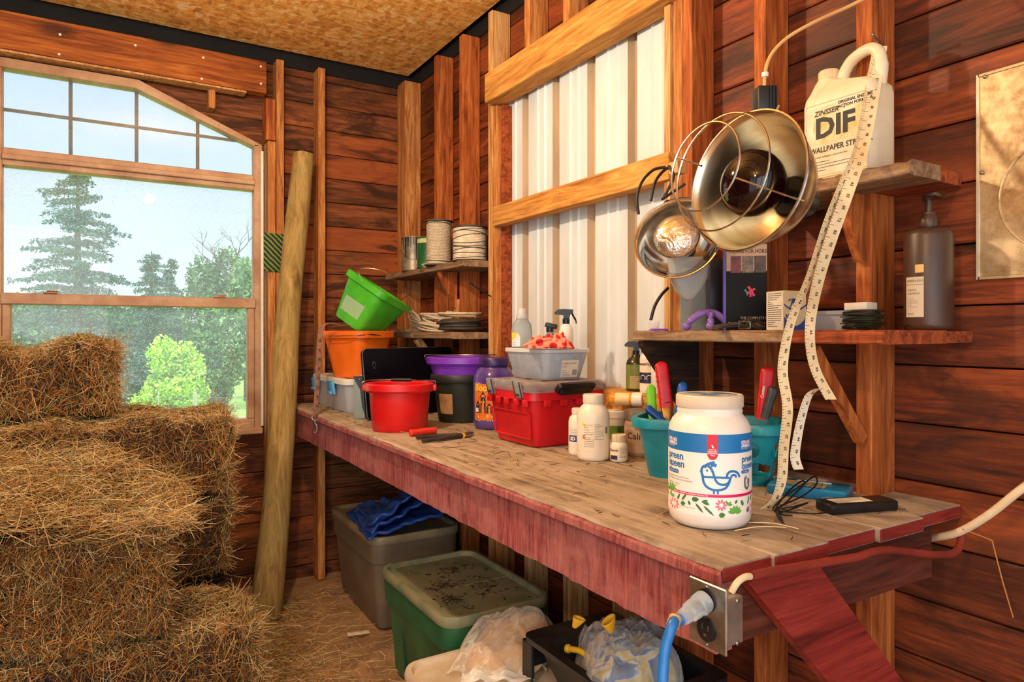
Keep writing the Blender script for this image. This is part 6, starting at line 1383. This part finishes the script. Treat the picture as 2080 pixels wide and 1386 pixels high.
# ---------- under the bench ----------
def tote(label,x0,x1,y0,y1,z0,z1,mat,lidm,dustc,ribs=True,taper=.03,rot=0,panel=None,lidrim=.016):
    c=((x0+x1)/2,(y0+y1)/2,z0); w,d,h=x1-x0,y1-y0,z1-z0; t=thing('storage_tote',label,'storage tote',c,rot,'storage totes under the bench')
    mb=MB(); mb.loft([rrect(w-2*taper-.04,d-2*taper-.04,.03,0),rrect(w-2*taper-.03,d-2*taper-.03,.035,.008),rrect(w-.035,d-.035,.045,h*.70),rrect(w-.018,d-.018,.05,h*.715),rrect(w-.012,d-.012,.05,h-.03),rrect(w-.022,d-.022,.05,h-.03),rrect(w-2*taper-.05,d-2*taper-.05,.03,.012)]); mb.build('tote_body',mat,t)
    mb=MB(); mb.loft([rrect(w-.004,d-.004,.055,h-.034),rrect(w,d,.058,h-.032),rrect(w+.004,d+.004,.06,h-.012),rrect(w-.006,d-.006,.055,h),rrect(w-.03,d-.03,.05,h),rrect(w-.045,d-.045,.045,h-lidrim),rrect(w*.5,d*.5,.04,h-lidrim)],True,False,True); mb.build('lid',lidm,t)
    if ribs:
        for yy in (-.28,.28):
            mb=MB(); x=-(w-.035)/2+.003; mb.prism([Vector((x+.006,yy*d-.05,h*.70)),Vector((x+.006,yy*d+.05,h*.70)),Vector((x+.022,yy*d+.045,.02)),Vector((x+.022,yy*d-.045,.02))],(-.007,0,0)); mb.build('side_panel',mat,t)
    return t,w,d,h
m_gt=plain('grey_tote',(124,112,92),(104,92,74),6,.45,dust=.3,dustc=(150,126,92)); m_gl=plain('grey_tote_lid',(150,136,108),(126,112,84),8,.5,dust=.55,dustc=(164,140,100))
tote('grey storage tote with the blue tarp on its lid, under the bench',.965,1.375,2.70,3.33,0,.40,m_gt,m_gl,0,False)
m_gn=plain('green_tote',(40,104,66),(26,80,48),6,.4,dust=.18,dustc=(120,130,100)); m_gnl=plain('green_tote_lid',(130,136,104),(100,112,82),9,.6,dust=.75,dustc=(158,136,100))
t,w,d,h=tote('green storage tote with a dusty sunken lid, under the middle of the bench',.895,1.29,1.87,2.45,0,.38,m_gn,m_gnl,0)
mb=MB(); mb.cbox((-.02,.06,h-.015),(.005,.16,.003)).cbox((.09,-.02,h-.015),(.18,.004,.003)); mb.build('lid_ridge',m_gnl,t)
rng=np.random.default_rng(9); C=[]
for cx,cy,n in ((-.06,.02,40),(.05,-.08,26),(-.10,-.12,40),(.02,.14,18),(0,0,90)):
    C.append(np.stack([cx+rng.normal(size=n)*(.025 if n<80 else .10),cy+rng.normal(size=n)*(.03 if n<80 else .14),np.full(n,h-.013)],1))
C=np.concatenate(C); C=C[(np.abs(C[:,0])<.15)&(np.abs(C[:,1])<.24)]; V,F,per=straws(C,rng.normal(size=C.shape)*np.array([1,1,.2]),rng.gamma(2,.006,len(C))+.004,rng.uniform(.0008,.002,len(C)),rng)
o=np_mesh('debris',V,F,[m_dark,plain('crumb',(92,64,36),(70,46,26),20,.9)],np.repeat(rng.integers(0,2,len(C)),per)); tag(o,'dark crumbs and droppings scattered on the green tote lid','debris',kind='stuff',loc=t.location)
m_wl=plain('white_lid',(214,200,178),(196,176,146),8,.5,dust=.5,dustc=(176,136,84))
t,w,d,h=tote('low storage tote with dusty white lid in front of the green tote',.735,1.215,1.245,1.845,0,.30,plain('pale_tote',(196,190,180),(176,168,156),6,.4,dust=.3,dustc=(150,120,80)),m_wl,0,True,.03,0,None,.012)
# blue tarp folded on the grey tote
c=Vector((1.14,2.925,.4005)); t=thing('tarp','folded blue tarpaulin lying on the grey tote lid','tarp',c)
m_tarp=plain('tarp_blue',(48,92,176),(28,62,140),12,.35,dust=.35,dustc=(120,120,120))
def sheet(mb,nx,ny,fn): mb.loft([[fn(i/nx*2-1,j/ny*2-1) for i in range(nx+1)] for j in range(ny+1)],closed=False,cap0=False,cap1=False)
for k in range(3):
    mb=MB()
    def fn(u,v,k=k):
        n=mnoise.noise(Vector((u*1.3+k*5,v*1.5,k))); n2=mnoise.noise(Vector((u*3.2+k,v*3+k*2,7))); cr=abs(mnoise.noise(Vector((u*2.2+v*1.4,v*1.1-u*.4,3+k*.4))))
        rise=.10*max(0,(-v*.55+u*.75+.35))*(.45+.275*k); drop=-.03*max(0,abs(u)-.8)*5*(k>0)
        return Vector((u*(.17-.012*k)+.016*n+.03*v,v*(.235-.02*k)+.018*n2-.012*k,max(.003,.006+.024*k+rise+.014*n2+.034*(.35-cr)*(k+1)/3+drop*.4)))
    sheet(mb,44,44,fn); o=mb.build('tarp_fold',m_tarp,t,True,80); md=o.modifiers.new('thickness','SOLIDIFY'); md.thickness=.012; md.offset=-1 if k else 1
# clear bag with yellow stuff on the white lid
def crumple(name,c,sx,sy,sz,seed,mat,par,amp=.22,flat=.0,rot=0):
    mb=MB(); bmesh.ops.create_icosphere(mb.bm,subdivisions=5,radius=1.)
    for v in mb.bm.verts:
        p=v.co.copy(); n=mnoise.noise(p*1.7+Vector((seed,0,0))); r=1-abs(mnoise.noise(p*3.1+Vector((0,seed,0))))*.55; r2=mnoise.noise(p*7+Vector((seed,seed,0)))
        q=p*(.82+amp*n+.30*(r-.75)+.05*r2); v.co=Vector((q.x*sx,q.y*sy,max(flat,q.z*sz)))
    return mb.build(name,mat,par,True,50,M=Matrix.Translation(Vector(c))@Matrix.Rotation(rot,4,'Z'))
m_film=clear('bag_film',(246,240,228),.22,.22,.18,.35,.28)
bc2=onz(1010,1325,.289); bc2=Vector((1.03,1.745,.2895)); t=thing('plastic_bag','crumpled clear plastic bag of yellow padding on the white tote lid','bag',bc2,FWD)
mb=MB()
def bagfn(u,v):
    a=mnoise.noise(Vector((u*2.2,v*2.4,3.3))); b=1-abs(mnoise.noise(Vector((u*3.4+5,v*3.1,1.))))*1.0
    e=max(0,1-u**4)*max(0,1-v**4)
    return Vector((u*.135+.018*a+(.03*v),v*.115+.014*a,max(.003,.008+.155*e**.7*(.55+.34*v+.12*u)+.02*a+.022*(b-.7))))
sheet(mb,60,44,bagfn); mb.build('bag_film',m_film,t,True,60)
mb=MB(); sheet(mb,40,30,lambda u,v:(lambda p:Vector((p.x*.86+.018,p.y*.9+.006,max(.001,p.z*.90-.006))))(bagfn(u,v))); mb.build('yellow_padding',plain('padding',(230,186,104),(200,148,66),9,.9),t,True,80)
mb=MB(); sheet(mb,30,14,lambda u,v:Vector((u*.10-.02,-.125+v*.04,max(.002,.012+.012*mnoise.noise(Vector((u*4,v*3,2.)))+.006*math.sin(u*9))))); mb.build('bag_skirt',clear('skirt_white',(246,244,238),.62,.25),t,True,60)
# black tray with a bag inside
x0,x1,y0,y1,z0,zt=1.005,1.32,1.15,1.615,.2995,.415
t=thing('boot_tray','black plastic tray with raised end, sitting on the white tote lid','tray',((x0+x1)/2,(y0+y1)/2,z0)); w,d,h=x1-x0,y1-y0,zt-z0
mb=MB(); mb.loft([rrect(w-.07,d-.20,.03,.002,5,0,-.04),rrect(w-.06,d-.19,.03,.006,5,0,-.04),rrect(w-.02,d-.07,.04,h-.016,5,0,-.02),rrect(w,d,.03,h-.014),rrect(w,d,.03,h),rrect(w-.05,d-.12,.04,h,5,0,-.02),rrect(w-.056,d-.126,.04,h-.006,5,0,-.02),rrect(w-.08,d-.21,.03,.010,5,0,-.04)]); mb.build('tray_body',plain('tray_black',(34,34,36),(24,24,26),8,.4,dust=.35,dustc=(110,100,86)),t)
for s in (-1,1): MB().box(s*(w/2-.006)-.005,s*(w/2-.006)+.005,d/2-.05,d/2-.002,0,h-.014,bev=.002).build('leg',m_black,t,False)
MB().box(-w/2+.002,w/2-.002,d/2-.012,d/2-.004,.02,h-.014).build('end_panel',m_black,t,False)
bp=Vector((1.165,1.36,z0+.022)); t=thing('plastic_bag','clear bag of blue and yellow packaging lying in the black tray','bag',bp,FWD)
def bag2(u,v):
    a=mnoise.noise(Vector((u*2.6+9,v*2.4,3.3))); b=1-abs(mnoise.noise(Vector((u*3.4+15,v*3.6,1.))))
    e=max(0,1-u**4)*max(0,1-v**4); return Vector((u*.125+.014*a,v*.155+.014*a,max(.002,.008+.155*e**.6+.04*a+.05*(b-.75))))
mb=MB(); sheet(mb,60,60,bag2); mb.build('bag_film',clear('bag_film_silver',(236,236,234),.16,.18,.16,.5,.28),t,True,60)
tt=NT('pack_print'); v=tt.coord(); n=tt.noise(v,16,3,.5,1.); mpack=tt.done(tt.bsdf(tt.ramp(n,[(.36,S(40,72,130)),(.46,S(60,110,180)),(.5,S(226,222,210)),(.6,S(232,196,60)),(.7,S(196,160,60))]),.4))
mb=MB(); sheet(mb,36,36,lambda u,v:(lambda p:Vector((p.x*.9,p.y*.9,max(.001,p.z*.88-.004))))(bag2(u,v))); mb.build('packaging',mpack,t,True,60)
m_yg=plain('yellow_rubber',(236,186,40),(214,156,20),6,.5)
def tab(label,c,rz,s,seed):
    t=thing('yellow_scoop',label,'scoop',c,rz,'yellow plastic pieces in the tray'); mb=MB(); rings=[]
    for i in range(9):
        k=i/8; r=(.010+.020*k)*s; rings.append([Vector((r*math.cos(a)*1.1,r*math.sin(a)*.55+.012*k*k*s,.055*k*s+.006*s*math.cos(a)*k)) for a in [2*PI*q/18 for q in range(18)]])
    mb.loft(rings,True,True,False); o=mb.build('scoop_cup',m_yg,t,True,60); o.rotation_euler=(R(18),R(28 if seed==1 else -20),0); md=o.modifiers.new('wall','SOLIDIFY'); md.thickness=.0025; return t
tab('yellow plastic scoop end sticking up at the back left of the tray',ond(1166,1275,1.72),FWD,.5,1)
tab('yellow plastic piece poking out of the bag, middle of the tray',ond(1242,1284,1.57),FWD+R(30),.6,2)
a=onz(1152,1318,.412); b=onz(1214,1352,.404); t=thing('brush_handle','yellow plastic handle lying along the near side of the tray','handle',a)
MB().tube(bez([a,a.lerp(b,.2)+Vector((0,0,.006)),a.lerp(b,.5)+Vector((0,0,.012)),b],7),[.0115]*4+[.008]*14+[.0075]*4,12).build('handle_body',m_yg,t,M=Matrix.Translation(-a))
# scrap on the floor
c=onz(728,1288,.004); tag(MB().cbox((0,0,.003),(.09,.026,.003),(R(4),R(3),0),bev=.001).build('paper_scrap',m_paper),'white scrap lying on the dirt floor before the grey tote','scrap',loc=c,rz=-.1)
# bench crumbs
rng=np.random.default_rng(30); n=420; x=rng.uniform(.81,1.38,n); y=rng.uniform(.74,3.3,n)
V,F,per=straws(np.stack([x,y,np.full(n,BT+.0045)],1),rng.normal(size=(n,3))*np.array([1,1,.03]),rng.gamma(2,.009,n)+.004,rng.uniform(.0004,.0012,n),rng)
o=np_mesh('bench_litter',V,F,[hay_m[0],hay_m[3],m_dark],np.repeat(rng.integers(0,3,n),per)); tag(o,'bits of straw and dirt strewn over the bench top','litter',kind='stuff')
rng=np.random.default_rng(31)
for (px,py,L,an,lb) in ((1545,1075,.10,.2,'long dry straw on the bench right of the big white jar'),(1570,1068,.085,-.5,'second dry straw crossing the long one beside the big white jar')):
    p=onz(px,py,BT+.0045); tag(MB().tube(bez([Vector((-L/2,0,0)),Vector((0,.004,.003)),Vector((L/2,0,0))],5),.0011,5).build('straw',hay_m[4]),lb,'straw',loc=p,rz=FWD+an)
# ---------- sky, lamps, camera ----------
w=bpy.data.worlds.new('overcast_sky'); SC.world=w; w.use_nodes=True; nt=w.node_tree; nt.nodes.clear()
o=nt.nodes.new('ShaderNodeOutputWorld'); bg=nt.nodes.new('ShaderNodeBackground'); tc=nt.nodes.new('ShaderNodeTexCoord')
sep=nt.nodes.new('ShaderNodeSeparateXYZ'); nt.links.new(tc.outputs['Generated'],sep.inputs[0])
cr=nt.nodes.new('ShaderNodeValToRGB'); nt.links.new(sep.outputs[2],cr.inputs[0])
e=cr.color_ramp.elements; e[0].position=.0; e[0].color=(.66,.71,.75,1); e[1].position=.70; e[1].color=(3.3,3.25,3.25,1)
k=e.new(.13); k.color=(.60,.69,.77,1); k=e.new(.40); k.color=(.40,.53,.65,1)
nz=nt.nodes.new('ShaderNodeTexNoise'); nz.inputs['Scale'].default_value=3.5; nz.inputs['Detail'].default_value=5; nt.links.new(tc.outputs['Generated'],nz.inputs['Vector'])
r2=nt.nodes.new('ShaderNodeValToRGB'); r2.color_ramp.elements[0].position=.35; r2.color_ramp.elements[1].position=.7; r2.color_ramp.elements[0].color=(.86,.88,.92,1); r2.color_ramp.elements[1].color=(1.06,1.05,1.03,1)
nt.links.new(nz.outputs['Fac'],r2.inputs[0])
mx=nt.nodes.new('ShaderNodeMix'); mx.data_type='RGBA'; mx.blend_type='MULTIPLY'; mx.inputs[0].default_value=1; nt.links.new(cr.outputs[0],mx.inputs[6]); nt.links.new(r2.outputs[0],mx.inputs[7])
nt.links.new(mx.outputs[2],bg.inputs[0]); bg.inputs[1].default_value=SKY; nt.links.new(bg.outputs[0],o.inputs[0])
def lamp(name,loc,power,col,rad):
    l=bpy.data.lights.new(name,'POINT'); l.energy=power; l.color=col; l.shadow_soft_size=rad; ob=bpy.data.objects.new(name,l); COL.objects.link(ob); ob.location=loc; return ob
WARM=(1.,.76,.50)
lamp('barn_bulb',(.30,1.75,2.16),LAMP1,WARM,.03)
lamp('barn_bulb_left',(-1.15,.05,2.35),LAMP2,WARM,.06)
al=bpy.data.lights.new('rear_fill','AREA'); al.shape='RECTANGLE'; al.size=2.6; al.size_y=2.0; al.energy=REAR_FILL; al.color=(1,.97,.93); ao=bpy.data.objects.new('rear_fill',al); COL.objects.link(ao); ao.location=(-1.1,-1.5,1.35); ao.rotation_euler=Vector((-.45,-1,0.05)).to_track_quat('Z','Y').to_euler()  # soft fill added behind the camera to brighten the room; no door built
cd=bpy.data.cameras.new('camera'); cam=bpy.data.objects.new('camera',cd); COL.objects.link(cam); SC.camera=cam
cam.location=(0,0,EYE); cam.rotation_euler=(PI/2,0,-YAW); cd.sensor_width=36; cd.sensor_fit='HORIZONTAL'; cd.lens=36*FPX/2080; cd.shift_y=(HY-693)/2080; cd.clip_start=.02; cd.clip_end=300
SC.view_settings.view_transform='Standard'; SC.view_settings.look='None'; SC.view_settings.gamma=1; SC.view_settings.use_curve_mapping=False
SC.view_settings.exposure=EXPO
